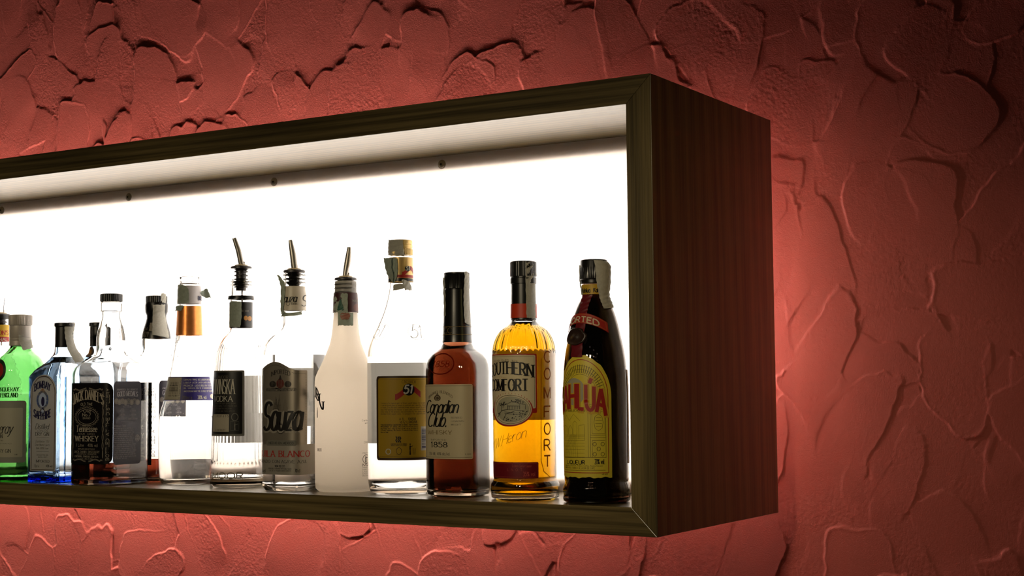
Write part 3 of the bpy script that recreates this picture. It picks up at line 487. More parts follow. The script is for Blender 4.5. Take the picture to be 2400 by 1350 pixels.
  ['line', 'ink', [(0.4707, 0.05335), (0.6323, 0.05329)], 0.0003],
  ['person', 'ink', (0.8199, 0.05335, 0.9747, 0.0688), {}],
  ['bin', 'ink', (0.9482, 0.05379, 1.069, 0.06353), {}],
  ['rect', 'barcode_paper', (1.2287, 0.05885, 1.7401, 0.09115), {'lay': 2}],
  ['barcode', 'navy', (1.2595, 0.06173, 1.6843, 0.09), {'rot': 1, 'lay': 3}],
  ['part', 'back_label', 'pale back label seen through the spirit'],
  ['rect', 'backpaper', (2.26893, 0.06671, 5.23599, 0.17822), {}],
  ['part', 'embossed_lettering', 'raised clear glass emblem'],
  ['text', 'embclear', '51', (-0.5629, 0.21279, -0.0113, 0.22957), {'script': 1, 'w': 0.07, 'slant': 0.3}],
  ['ellring', 'embclear', (-0.6614, 0.20974, 0.1784, 0.23183), {'w': 0.0005}],
  ['part', 'embossed_lettering', 'raised clear glass emblem at the right'],
  ['text', 'embclear', '51', (0.9873, 0.21112, 1.5544, 0.22896), {'script': 1, 'w': 0.07, 'slant': 0.3}],
  ['ellring', 'embclear', (0.8854, 0.20817, 1.6886, 0.23015), {'w': 0.0005}],
  ['part', 'neck_band', 'gold and red neck band with number'],
  ['rect', 'goldcap', (-3.14159, 0.28936, 3.14159, 0.32322), {'off': 0.001}],
  ['wave', 'red', (0.7345, 0.29663, 2.0941, 0.31081), {'off': 0.0013}],
  ['rect', 'red', (-0.17453, 0.2947, 2.0944, 0.29886), {'off': 0.0012}],
  ['rect', 'blacklabel', (-3.14159, 0.28996, 3.14159, 0.29411), {'off': 0.0012}],
  ['ell', 'blacklabel', (0.9575, 0.30369, 1.4878, 0.31137), {'off': 0.0015}],
  ['text', 'paper', '51', (1.0348, 0.30517, 1.408, 0.3102), {'w': 0.2, 'slant': 0.2, 'off': 0.0018}],
  ['part', 'tax_strip', 'torn green grey tax strip over cap and neck band'],
  ['ribbon', 'tax', [[(-0.0113, -0.01241, 0.34847), (0.01348, -0.01333, 0.34635)], [(-0.0118, -0.01277, 0.34074), (0.01387, -0.01292, 0.3381)], [(-0.01206, -0.01296, 0.33302), (0.01468, -0.0121, 0.32986)], [(-0.01207, -0.01247, 0.32711), (0.01494, -0.01149, 0.32399)]]],
  ['ribbon', 'taxgreen', [[(-0.01437, -0.02032, 0.32252), (0.00134, -0.02274, 0.32213)], [(-0.01296, -0.01929, 0.31245), (0.00071, -0.02294, 0.30978)], [(-0.01167, -0.01712, 0.30188), (0.00341, -0.02272, 0.30084)], [(-0.00689, -0.01768, 0.29454), (0.00248, -0.02052, 0.28808)]]],
  ['ribbon', 'taxgreen', [[(-0.0031, -0.0177, 0.32272), (0.00689, -0.01741, 0.32163)], [(-0.00474, -0.01753, 0.3104), (0.00757, -0.01742, 0.30805)], [(-0.00685, -0.01672, 0.29873), (0.00703, -0.01774, 0.29805)], [(-0.00184, -0.0186, 0.28955), (0.00272, -0.01888, 0.28698)]]],
  ['ribbon', 'tax', [[(0.00107, -0.01862, 0.2853), (0.00095, -0.01949, 0.27702)], [(0.00903, -0.01657, 0.28627), (0.00947, -0.01723, 0.27799)], [(0.01447, -0.01209, 0.28571), (0.01478, -0.01256, 0.27979)]]],
  ['ribbon', 'tax', [[(0.01219, -0.01491, 0.29152), (0.01429, -0.01281, 0.29214)], [(0.01357, -0.01385, 0.28565), (0.01825, -0.00426, 0.28835)], [(0.01599, -0.01225, 0.27741), (0.01934, 0.0002, 0.27736)]]],
]},
'canadian':{'loc': [-0.32639, 0.06903, 0.03389], 'prof': [(0.0, 0.0318, 1), (0, 0.03604, 1), (0.00278, 0.03816, 1), (0.00953, 0.03923, 1), (0.02359, 0.03951, 1), (0.16498, 0.0397, 1), (0.17351, 0.03891, 1), (0.18034, 0.03679, 1), (0.18659, 0.03295, 0.8), (0.19115, 0.02755, 0.5), (0.19513, 0.02248, 0.2), (0.20197, 0.01966, 0), (0.21052, 0.01881, 0), (0.23905, 0.01769, 0), (0.27221, 0.01628, 0), (0.2934, 0.016, 0)], 'sec': ('super', 3.2, 0.85), 'level': 0.21622, 'z': {'captop': 0.29684, 'capbot': 0.27335, 'foil': 0.20311}, 'phic': 0.5901,"items":[
  ['part', 'front_label', 'cream paper front label'],
  ['rect', 'cream', (-1.0591, 0.05007, 1.0591, 0.14771), {'r': 0.002}],
  ['frame', 'brown', (-1.0262, 0.05232, 1.0262, 0.14549), {'w': 0.0003, 'hor': 1}],
  ['text', 'brown', 'BARREL BLENDED', (-0.6088, 0.13624, 0.3688, 0.13958), {'serif': 1, 'w': 0.13, 'bow': -2.2, 'c': -0.12}],
  ['ell', 'brown', (-0.3679, 0.12571, -0.1026, 0.13355), {}],
  ['tri', 'brown', (-0.3486, 0.13131, -0.1191, 0.13635), {}],
  ['ellring', 'cream', (-0.3131, 0.12683, -0.1544, 0.13187), {'w': 0.0005, 'lay': 2}],
  ['text', 'ink', 'Canadian', (-0.7739, 0.11005, 0.6241, 0.1268), {'script': 1, 'w': 0.11, 'slant': 0.45, 'bold': 1}],
  ['text', 'ink', 'Club.', (-0.6449, 0.09216, 0.2149, 0.11004), {'script': 1, 'w': 0.11, 'slant': 0.45, 'bold': 1}],
  ['text', 'inkgrey', 'BLENDED', (0.298, 0.10285, 0.6934, 0.10507), {'serif': 1, 'w': 0.1}],
  ['text', 'inkgrey', 'CANADIAN', (0.2972, 0.09841, 0.7491, 0.10063), {'serif': 1, 'w': 0.1}],
  ['text', 'inkgrey', 'WHISKY', (0.2964, 0.09397, 0.6491, 0.09619), {'serif': 1, 'w': 0.1}],
  ['text', 'khaki', 'WHISKY', (-0.6759, 0.08213, 0.327, 0.08715), {'serif': 1, 'w': 0.16}],
  ['text', 'ink', 'IMPORTED', (-0.516, 0.07402, 0.1089, 0.07597), {'serif': 1, 'w': 0.16}],
  ['text', 'ink', '1858', (-0.5176, 0.06539, 0.1416, 0.07208), {'serif': 1, 'w': 0.2}],
  ['text', 'inkgrey', '750 ML 40% alc./vol.', (-0.6089, 0.05482, 0.2563, 0.05872), {'w': 0.1}],
  ['text', 'inkgrey', 'BL 404785', (0.7844, 0.05569, 0.9873, 0.05734), {'w': 0.12}],
  ['part', 'back_label', 'dark back label seen through the whisky'],
  ['rect', 'backpaper', (2.35619, 0.0574, 5.06145, 0.14511), {}],
  ['part', 'embossed_seal', 'round raised seal on the shoulder'],
  ['ellring', 'embred', (-0.6457, 0.16094, 0.4196, 0.18802), {'w': 0.0014}],
  ['text', 'embred', '1858', (-0.4446, 0.17048, 0.2542, 0.17837), {'w': 0.14, 'slant': 0.15, 'serif': 1}],
  ['part', 'foil_lines', 'thin gold rings on the black foil'],
  ['rect', 'khaki', (-3.14159, 0.22352, 3.14159, 0.2242), {'off': 0.0013}],
  ['rect', 'khaki', (-3.14159, 0.21297, 3.14159, 0.21365), {'off': 0.0013}],
  ['text', 'khaki', 'C', (-0.484, 0.2153, -0.0922, 0.22268), {'serif': 1, 'w': 0.1, 'off': 0.0014}],
  ['text', 'khaki', 'C', (-0.0922, 0.21512, 0.2613, 0.22248), {'serif': 1, 'w': 0.1, 'off': 0.0014}],
  ['part', 'tax_strip', 'grey paper tax strip folded over the cap'],
  ['ribbon', 'tax', [[(0.01547, -0.00849, 0.29677), (0.01718, -0.00284, 0.29763)], [(0.01705, -0.00681, 0.29396), (0.01703, 0.00354, 0.29405)], [(0.01743, -0.00855, 0.28077), (0.01793, 0.00201, 0.28079)], [(0.0173, -0.00956, 0.26653), (0.01796, 0.00283, 0.26715)], [(0.01765, -0.01026, 0.25231), (0.01919, 0.00076, 0.25107)], [(0.01817, -0.00922, 0.23253), (0.01922, 0.00258, 0.23408)], [(0.01875, -0.00811, 0.22859), (0.01971, 0.00172, 0.22495)]]],
  ['ribbon', 'tax', [[(-0.01414, -0.01248, 0.29035), (-0.01018, -0.01424, 0.29008)], [(-0.01375, -0.01221, 0.27319), (-0.00846, -0.01593, 0.27279)], [(-0.01335, -0.01195, 0.25605), (-0.00615, -0.01798, 0.25553)], [(-0.0095, -0.01677, 0.23749), (-0.00622, -0.01855, 0.23847)]]],
]},
'southern':{'loc': [-0.21826, 0.06251, 0.03389], 'prof': [(0.0, 0.03891, 0), (0, 0.0422, 0), (0.00265, 0.04357, 0), (0.01572, 0.04414, 0), (0.01953, 0.04387, 0), (0.0228, 0.04223, 0), (0.02607, 0.04032, 0), (0.03098, 0.0406, 0), (0.09218, 0.04096, 0), (0.18558, 0.04137, 0), (0.1955, 0.04056, 0), (0.20378, 0.03808, 0), (0.2104, 0.03478, 0), (0.21592, 0.03037, 0), (0.22034, 0.02485, 0), (0.22421, 0.01988, 0), (0.22698, 0.01685, 0), (0.23085, 0.01602, 0), (0.2491, 0.01576, 0), (0.29069, 0.01522, 0)], 'sec': ('round',), 'level': 0.22642, 'z': {'captop': 0.30569, 'capbot': 0.27626, 'foil': 0.22974, 'groove': 0.28514, 'f0': 0.18833, 'f1': 0.22145}, 'phic': 0.545,"items":[
  ['part', 'front_label', 'cream front label with red border and oval farm picture'],
  ['rect', 'red', (-0.9351, 0.11029, 0.9351, 0.18513), {'r': 0.001}],
  ['ell', 'red', (-0.7125, 0.09332, 0.8036, 0.13632), {'off': 0.0004}],
  ['rect', 'cream', (-0.8933, 0.11622, 0.8933, 0.18351), {'r': 0.001, 'lay': 1}],
  ['rect', 'cream', (-0.6021, 0.11482, 0.6116, 0.18381), {'lay': 1}],
  ['frame', 'ink', (-0.8518, 0.11785, 0.8518, 0.1819), {'w': 0.0003, 'hor': 0}],
  ['text', 'ink', 'ESTABLISHED 1874', (-0.6424, 0.17616, 0.3424, 0.17832), {'w': 0.12, 'bow': -0.7, 'c': -0.15}],
  ['text', 'ink', 'SOUTHERN', (-0.8982, 0.16003, 0.8147, 0.17513), {'serif': 1, 'w': 0.15, 'bow': -0.3, 'bold': 1}],
  ['text', 'gold', 'The', (-0.3834, 0.15426, -0.0188, 0.15696), {'script': 1, 'w': 0.1, 'slant': 0.3}],
  ['text', 'ink', 'COMFORT', (-0.8453, 0.1385, 0.6501, 0.15306), {'serif': 1, 'w': 0.16, 'bold': 1}],
  ['ell', 'cream', (-0.6311, 0.09547, 0.7631, 0.13471), {'lay': 3}],
  ['ellring', 'brown', (-0.5342, 0.09708, 0.7229, 0.13309), {'w': 0.0005, 'lay': 4}],
  ['ell', 'greylight', (-0.4532, 0.09869, 0.6831, 0.13148), {'lay': 5}],
  ['farm', 'ink', (-0.4532, 0.09869, 0.6831, 0.13148), {'lay': 6}],
  ['part', 'lower_label', 'dark red lower label'],
  ['rect', 'crimson', (-0.9701, 0.02828, 0.9701, 0.0486), {'r': 0.001}],
  ['frame', 'pinkline', (-0.9268, 0.02993, 0.9268, 0.04704), {'w': 0.0003, 'hor': 0}],
  ['text', 'pinkline', 'Southern Comfort Liqueur', (0.1268, 0.04246, 0.7479, 0.04567), {'w': 0.08, 'slant': 0.3}],
  ['text', 'pinkline', 'L. N. O. T.', (-0.0263, 0.03763, 0.4814, 0.04083), {'w': 0.1}],
  ['text', 'pinkline', '35% vol', (0.4801, 0.03117, 0.8555, 0.03651), {'w': 0.11}],
  ['part', 'signature', 'dark handwritten signature'],
  ['text', 'signink', 'M.W.Heron', (-0.9211, 0.06003, 0.6219, 0.09331), {'script': 1, 'w': 0.045, 'slant': 0.5, 'rise': 0.62}],
  ['part', 'embossed_lettering', 'raised amber lettering running down the side'],
  ['text', 'embamber', 'C', (1.2026, 0.17436, 1.4688, 0.18847), {'w': 0.13}],
  ['text', 'embamber', 'O', (1.1967, 0.15269, 1.4611, 0.16677), {'w': 0.13}],
  ['text', 'embamber', 'M', (1.1913, 0.12835, 1.4545, 0.1424), {'w': 0.13}],
  ['text', 'embamber', 'F', (1.1864, 0.10459, 1.4489, 0.11862), {'w': 0.13}],
  ['text', 'embamber', 'O', (1.1819, 0.08303, 1.4436, 0.09704), {'w': 0.13}],
  ['text', 'embamber', 'R', (1.1771, 0.06258, 1.4378, 0.07657), {'w': 0.13}],
  ['text', 'embamber', 'T', (1.1727, 0.04216, 1.4327, 0.05613), {'w': 0.13}],
  ['line', 'embamber', [(1.0898, 0.17919), (1.0689, 0.11985), (1.0618, 0.05002), (1.1541, 0.03649), (1.4111, 0.02903)], 0.0009],
  ['part', 'back_label', 'dark back label seen through the liqueur'],
  ['rect', 'backpaper', (2.35619, 0.10039, 4.57276, 0.18778), {}],
  ['part', 'neck_foil', 'orange red band on the neck foil'],
  ['rect', 'orangered', (-3.14159, 0.23195, 3.14159, 0.25021), {'off': 0.0014}],
  ['part', 'tax_strip', 'grey paper tax strip down the cap'],
  ['ribbon', 'tax', [[(0.01135, -0.01265, 0.30483), (0.01645, 0.00023, 0.30471)], [(0.01154, -0.01314, 0.29487), (0.01648, 0.00162, 0.29567)], [(0.0115, -0.01343, 0.27505), (0.0167, 0.0014, 0.27574)], [(0.01227, -0.01399, 0.25632), (0.01736, 0.00048, 0.2569)], [(0.01266, -0.01393, 0.23712), (0.01763, 0.00019, 0.23759)], [(0.01297, -0.01349, 0.23165), (0.01769, -4e-05, 0.23097)]]],
]},
'kahlua':{'loc': [-0.10901, 0.05318, 0.03389], 'prof': [(0.0, 0.03705, 0), (0, 0.03996, 0), (0.00247, 0.04128, 0), (0.00562, 0.04182, 0), (0.00983, 0.0413, 0), (0.01351, 0.04209, 0), (0.0193, 0.04184, 0), (0.02245, 0.04052, 0), (0.02561, 0.03973, 0), (0.03245, 0.04, 0), (0.09315, 0.04036, 0), (0.13552, 0.04042, 0), (0.16474, 0.0394, 0), (0.17803, 0.03809, 0), (0.19134, 0.03597, 0), (0.20467, 0.03306, 0), (0.218, 0.03014, 0), (0.22868, 0.02722, 0), (0.2367, 0.02455, 0), (0.24418, 0.02136, 0), (0.24953, 0.01869, 0), (0.25381, 0.01656, 0), (0.25809, 0.01549, 0), (0.26773, 0.01523, 0), (0.28488, 0.01497, 0)], 'sec': ('round',), 'level': 0.25916, 'z': {'captop': 0.30152, 'capbot': 0.27684, 'ring': 0.27094}, 'phic': 0.4972,"items":[
  ['part', 'front_label', 'arched yellow label with red border and a drawn archway'],
  ['arch', 'olive', (-0.9876, 0.03252, 0.9876, 0.18142), {'rise': 0.34, 'edge': 1}],
  ['archring', 'red', (-0.8738, 0.0383, 0.8738, 0.17619), {'rise': 0.33, 'w': 0.0009, 'lay': 1}],
  ['archring', 'inkolive', (-0.7937, 0.05694, 0.7937, 0.16889), {'rise': 0.33, 'w': 0.0004, 'lay': 1}],
  ['arches', 'inkolive', (-0.8213, 0.05692, 0.8213, 0.17202), {'lay': 1}],
  ['ell', 'greylight', (-0.6105, 0.12023, 0.1873, 0.15361), {'lay': 2}],
  ['arcade', 'inkolive', (0.1989, 0.05703, 0.7996, 0.12117), {'lay': 2}],
  ['street', 'inkolive', (-0.7667, 0.05676, 0.1974, 0.11241), {'lay': 2}],
  ['text', 'yellow', 'KAHLUA', (-1.0869, 0.11485, 0.8269, 0.14806), {'w': 0.22, 'c': -0.13, 'bow': -0.3, 'acc': 1, 'lay': 5}],
  ['text', 'red', 'KAHLUA', (-1.0598, 0.11642, 0.7998, 0.14651), {'w': 0.145, 'c': -0.13, 'bow': -0.3, 'acc': 1, 'lay': 7}],
  ['text', 'ink', 'LICOR DELICIOSO', (-0.8663, 0.11243, 0.1663, 0.11503), {'serif': 1, 'w': 0.15, 'c': -0.35, 'lay': 5}],
  ['line', 'inkolive', [(-0.7595, 0.05594), (-0.1675, 0.05677), (0.3339, 0.05704), (0.8034, 0.05687)], 0.0005],
  ['line', 'inkolive', [(-0.7851, 0.04068), (-0.1757, 0.0412), (0.3285, 0.04156), (0.7721, 0.04141)], 0.0005],
  ['text', 'ink', 'LIQUEUR', (-0.5611, 0.04849, 0.1443, 0.05316), {'w': 0.2}],
  ['text', 'ink', '20% vol.', (0.4489, 0.04874, 0.7482, 0.05493), {'w': 0.1}],
  ['text', 'inkolive', 'Made with Pure Rum, Arabica Coffee, Aroma Natural', (-0.6924, 0.04587, 0.6806, 0.04768), {'w': 0.11}],
  ['text', 'inkolive', 'MARCA REG. FABRICA DE LICOR DE CAFE', (-0.6961, 0.04293, 0.4465, 0.045), {'w': 0.11}],
  ['text', 'ink', 'HP-629', (0.6646, 0.03575, 0.8388, 0.0373), {'w': 0.13}],
  ['part', 'ribbon_label', 'dark red ribbon down the neck'],
  ['ribbon', 'darkred', [[(-0.00854, -0.01421, 0.25704), (0.00622, -0.01574, 0.25652)], [(-0.00956, -0.01693, 0.24947), (0.00456, -0.01953, 0.24842)], [(-0.00887, -0.02164, 0.24125), (0.00368, -0.02361, 0.24031)], [(-0.00855, -0.02456, 0.23476), (0.00388, -0.02636, 0.23333)], [(-0.011, -0.02925, 0.21718), (0.00356, -0.03166, 0.21576)], [(-0.0137, -0.03123, 0.20397), (0.00262, -0.03462, 0.20257)], [(-0.01437, -0.0335, 0.19339), (0.00258, -0.03698, 0.19204)], [(-0.01431, -0.03607, 0.17967), (0.00299, -0.0391, 0.17945)]]],
  ['part', 'banner_label', 'curved red banner reading imported'],
  ['banner', 'red', (-1.3281, 0.21515, 1.0281, 0.23383), {'c': -0.15, 'K': 0.009, 'off': 0.0016}],
  ['text', 'cream', 'IMPORTED', (-1.375, 0.22259, 0.675, 0.22952), {'w': 0.2, 'c': -0.35, 'K': 0.009, 'kc': -0.15, 'off': 0.002}],
  ['part', 'wax_seal', 'round dark wax seal'],
  ['seal', 'wax', (-0.7565, 0.19343, 0.1912, 0.21572), {}],
  ['part', 'neck_label', 'yellow neck label with dark lettering'],
  ['rect', 'yellow', (-3.14159, 0.25756, 3.14159, 0.26987), {'off': 0.0008}],
  ['text', 'ink', 'Kahlua  Kahlua', (-0.6058, 0.25982, 1.2267, 0.26514), {'w': 0.15, 'off': 0.0011}],
  ['part', 'back_label', 'yellow edge of the back label'],
  ['rect', 'orangeedge', (1.79769, 0.04826, 3.49066, 0.16367), {'off': 0.0008}],
  ['part', 'tax_strip', 'wide grey paper tax strip pasted over the cap'],
  ['ribbon', 'tax', [[(0.00514, -0.01594, 0.30064), (0.01591, 0.00217, 0.29996)], [(0.00923, -0.01577, 0.29783), (0.01951, 0.00774, 0.29433)], [(0.01065, -0.01543, 0.28346), (0.0201, 0.00749, 0.28465)], [(0.01187, -0.0147, 0.27019), (0.01946, 0.00714, 0.26967)], [(0.01345, -0.01345, 0.25961), (0.01839, 0.00657, 0.25897)], [(0.0153, -0.01374, 0.25159), (0.01926, 0.00704, 0.25256)], [(0.01838, -0.01408, 0.24462), (0.02106, 0.00915, 0.24621)], [(0.02096, -0.01459, 0.23924), (0.0224, 0.00988, 0.24087)]]],
  ['ribbon', 'clear', [[(-0.01548, -0.01067, 0.29437), (-0.01406, -0.0099, 0.29545)], [(-0.01517, -0.0105, 0.27937), (-0.01423, -0.01, 0.27937)], [(-0.01431, -0.01118, 0.26967), (-0.0129, -0.01041, 0.26967)], [(-0.01093, -0.01316, 0.2577), (-0.00741, -0.01623, 0.25743)]]],
]},
}
# ---------------------------------------------------------------- helpers
def thing(name,label,cat,loc,group=None):
    o=bpy.data.objects.new(name,None);C.objects.link(o);o.location=loc;o['label']=label;o['category']=cat
    if group:o['group']=group
    return o
class MB:
    def __init__(s): s.v=[];s.f=[];s.m=[];s.mats=[]
    def mi(s,mat):
        if mat not in s.mats: s.mats.append(mat)
        return s.mats.index(mat)
    def add(s,vs,fs,mat):
        b=len(s.v);i=s.mi(mat);s.v+=vs
        for f in fs: s.f.append(tuple(b+k for k in f));s.m.append(i)
    def box(s,lo,hi,mat):
        x0,y0,z0=lo;x1,y1,z1=hi
        s.add([(x0,y0,z0),(x1,y0,z0),(x1,y1,z0),(x0,y1,z0),(x0,y0,z1),(x1,y0,z1),(x1,y1,z1),(x0,y1,z1)],
              [(0,3,2,1),(4,5,6,7),(0,1,5,4),(1,2,6,5),(2,3,7,6),(3,0,4,7)],mat)
    def lathe(s,rows,mat,n=64,close=True,rf=None,loop=False):
        # rows: (z, r) from bottom up the outside (and down the inside when loop)
        vs=[];fs=[]
        for j,(z,r) in enumerate(rows):
            for i in range(n):
                ph=2*math.pi*i/n;R=r if rf is None else rf(ph,z,r,j)
                vs.append((R*math.sin(ph),-R*math.cos(ph),z))
        m=len(rows)
        for j in range(m-1):
            for i in range(n):
                k=(i+1)%n;fs.append((j*n+i,j*n+k,(j+1)*n+k,(j+1)*n+i))
        if close:
            vs.append((0,0,rows[0][0]));vs.append((0,0,rows[-1][0]));a=len(vs)-2
            for i in range(n):
                k=(i+1)%n;fs.append((a,k,i));fs.append((a+1,(m-1)*n+i,(m-1)*n+k))
        s.add(vs,fs,mat)
    def tube(s,pts,rs,mat,n=14,flat=1.0,side=(1,0,0)):
        vs=[];fs=[];sd=Vector(side).normalized()
        for j,p in enumerate(pts):
            a=Vector(pts[max(0,j-1)]);b=Vector(pts[min(len(pts)-1,j+1)]);t=(b-a).normalized()
            w=t.cross(sd);w=w.normalized();u=w.cross(t).normalized()
            for i in range(n):
                g=2*math.pi*i/n;q=Vector(p)+u*math.cos(g)*rs[j]+w*math.sin(g)*rs[j]*flat;vs.append(tuple(q))
        for j in range(len(pts)-1):
            for i in range(n):
                k=(i+1)%n;fs.append((j*n+i,j*n+k,(j+1)*n+k,(j+1)*n+i))
        fs.append(tuple(range(n))[::-1]);fs.append(tuple((len(pts)-1)*n+i for i in range(n)))
        s.add(vs,fs,mat)
    def build(s,name,parent=None,smooth=True,angle=None,label=None):
        me=bpy.data.meshes.new(name);me.from_pydata(s.v,[],s.f);me.update()
        for m in s.mats: me.materials.append(m)
        me.polygons.foreach_set('material_index',s.m)
        if smooth: me.polygons.foreach_set('use_smooth',[True]*len(s.f))
        if smooth and angle: me.set_sharp_from_angle(angle=math.radians(angle))
        o=bpy.data.objects.new(name,me);C.objects.link(o)
        if parent: o.parent=parent
        if label: o['label']=label
        return o
# ---------------------------------------------------------------- materials
def lin(c): return tuple(((x/255+.055)/1.055)**2.4 if x>10 else x/255/12.92 for x in c)+(1,)
def newmat(name):
    m=bpy.data.materials.new(name);m.use_nodes=True;nt=m.node_tree;nt.nodes.clear()
    return m,nt,nt.nodes.new('ShaderNodeOutputMaterial')
def pbr(name,col,rough=.5,metal=0,spec=.5,trans=0,tcol=None,noise=0,nscale=600,coat=0):
    m,nt,out=newmat(name);b=nt.nodes.new('ShaderNodeBsdfPrincipled')
    b.inputs['Base Color'].default_value=col;b.inputs['Roughness'].default_value=rough;b.inputs['Metallic'].default_value=metal
    b.inputs['Specular IOR Level'].default_value=spec;b.inputs['Coat Weight'].default_value=coat
    if noise:
        tc=nt.nodes.new('ShaderNodeTexCoord');n=nt.nodes.new('ShaderNodeTexNoise');n.inputs['Scale'].default_value=nscale
        n.inputs['Detail'].default_value=4
        mx=nt.nodes.new('ShaderNodeMix');mx.data_type='RGBA'
        mx.inputs[6].default_value=tuple(c*(1-noise) for c in col[:3])+(1,);mx.inputs[7].default_value=tuple(min(1,c*(1+noise)) for c in col[:3])+(1,)
        nt.links.new(tc.outputs['Object'],n.inputs['Vector']);nt.links.new(n.outputs['Fac'],mx.inputs[0]);nt.links.new(mx.outputs[2],b.inputs['Base Color'])
    if trans:
        t=nt.nodes.new('ShaderNodeBsdfTranslucent');t.inputs[0].default_value=tcol or col
        x=nt.nodes.new('ShaderNodeMixShader');x.inputs[0].default_value=trans
        nt.links.new(b.outputs[0],x.inputs[1]);nt.links.new(t.outputs[0],x.inputs[2]);nt.links.new(x.outputs[0],out.inputs[0])
    else: nt.links.new(b.outputs[0],out.inputs[0])
    return m
def glass(name,ior=1.5,absorb=None,dens=0,tint=(1,1,1,1),rough=0,bump=0,bscale=60):
    m,nt,out=newmat(name);g=nt.nodes.new('ShaderNodeBsdfGlass')
    g.inputs['IOR'].default_value=ior;g.inputs['Color'].default_value=tint;g.inputs['Roughness'].default_value=rough
    nt.links.new(g.outputs[0],out.inputs[0])
    if bump:
        tc=nt.nodes.new('ShaderNodeTexCoord');n=nt.nodes.new('ShaderNodeTexNoise');n.inputs['Scale'].default_value=bscale;n.inputs['Detail'].default_value=1
        bp=nt.nodes.new('ShaderNodeBump');bp.inputs['Strength'].default_value=bump;bp.inputs['Distance'].default_value=.004
        nt.links.new(tc.outputs['Object'],n.inputs['Vector']);nt.links.new(n.outputs['Fac'],bp.inputs['Height']);nt.links.new(bp.outputs[0],g.inputs['Normal'])
    if absorb:
        a=nt.nodes.new('ShaderNodeVolumeAbsorption');a.inputs['Color'].default_value=absorb+(1,);a.inputs['Density'].default_value=dens
        nt.links.new(a.outputs[0],out.inputs['Volume'])
    return m
def emis(name,col,s):
    m,nt,out=newmat(name);e=nt.nodes.new('ShaderNodeEmission');e.inputs[0].default_value=col;e.inputs[1].default_value=s
    nt.links.new(e.outputs[0],out.inputs[0]);return m
def wood(name,axis):
    m,nt,out=newmat(name);N=nt.nodes.new;L=nt.links.new
    b=N('ShaderNodeBsdfPrincipled');L(b.outputs[0],out.inputs[0])
    tc=N('ShaderNodeTexCoord')
    def noise(sc,detail,dist=0):
        mp=N('ShaderNodeMapping');mp.inputs['Scale'].default_value=sc;L(tc.outputs['Object'],mp.inputs['Vector'])
        n=N('ShaderNodeTexNoise');n.inputs['Scale'].default_value=1;n.inputs['Detail'].default_value=detail;n.inputs['Distortion'].default_value=dist
        L(mp.outputs[0],n.inputs['Vector']);return n
    f=(3,210,210) if axis=='x' else (240,200,2)
    g=(8,420,420) if axis=='x' else (420,420,8)
    n1=noise(f,4,.6);n2=noise(g,3)
    w=N('ShaderNodeTexWave');w.wave_type='BANDS';w.bands_direction='DIAGONAL'
    mp=N('ShaderNodeMapping');mp.inputs['Scale'].default_value=(.5,30,30) if axis=='x' else (7,12,.5);L(tc.outputs['Object'],mp.inputs['Vector']);L(mp.outputs[0],w.inputs['Vector'])
    w.inputs['Scale'].default_value=1.6;w.inputs['Distortion'].default_value=5;w.inputs['Detail'].default_value=2;w.inputs['Detail Scale'].default_value=1.2
    r=N('ShaderNodeValToRGB');r.color_ramp.elements[0].position=.30;r.color_ramp.elements[0].color=(.066,.046,.014,1)
    r.color_ramp.elements[1].position=.72;r.color_ramp.elements[1].color=(.200,.145,.055,1)
    ma=N('ShaderNodeMath');ma.operation='MULTIPLY_ADD';ma.inputs[1].default_value=.55;L(n1.outputs['Fac'],ma.inputs[0])
    mb=N('ShaderNodeMath');mb.operation='MULTIPLY';mb.inputs[1].default_value=.24;L(w.outputs['Fac'],mb.inputs[0]);L(mb.outputs[0],ma.inputs[2])
    mc=N('ShaderNodeMath');mc.operation='MULTIPLY_ADD';mc.inputs[1].default_value=.62;mc.inputs[2].default_value=-.19;L(n2.outputs['Fac'],mc.inputs[0])
    md=N('ShaderNodeMath');md.operation='ADD';L(ma.outputs[0],md.inputs[0]);L(mc.outputs[0],md.inputs[1])
    L(md.outputs[0],r.inputs['Fac']);L(r.outputs['Color'],b.inputs['Base Color'])
    b.inputs['Roughness'].default_value=.36;b.inputs['Specular IOR Level'].default_value=.5;b.inputs['Coat Weight'].default_value=.55;b.inputs['Coat Roughness'].default_value=.2
    bp=N('ShaderNodeBump');bp.inputs['Strength'].default_value=.25;bp.inputs['Distance'].default_value=.0006;L(n2.outputs['Fac'],bp.inputs['Height']);L(bp.outputs[0],b.inputs['Normal'])
    return m
woodx=wood('veneer along',"x");woodz=wood('veneer upright',"z")
PAPER={'paper':(200,195,180),'cream':(198,184,150),'cream2':(190,186,165),'foil':(150,148,138),'greypaper':(178,175,168),
 'black':(14,12,14),'blacklabel':(22,22,22),'blackgloss':(14,13,14),'slate':(62,58,66),'silver':(150,142,128),'pale':(170,165,165),
 'ink':(18,15,14),'inkgrey':(92,86,76),'yellow':(208,168,50),'red':(150,32,26),'darkgreen':(14,46,24),'navy':(28,26,60),'blue':(60,84,140),
 'paleblue':(150,165,195),'gold':(172,120,56),'brown':(62,42,22),'brownlabel':(92,70,52),'purple':(52,42,118),'barcode_paper':(176,168,150),
 'greydark':(98,96,88),'silverlabel':(98,90,80),'silverlow':(132,126,114),'inkred':(86,34,28),'mustard':(196,158,40),'khaki':(120,98,50),
 'greylight':(150,145,120),'crimson':(104,14,24),'pinkline':(170,70,60),'signink':(70,30,8),'olive':(200,180,52),'inkolive':(98,84,24),
 'darkred':(96,14,24),'orangeedge':(210,140,50),'stampgreen':(40,86,70),'stampred':(150,100,84),'orangered':(186,54,22),'maroon':(60,24,28)}
MT={}
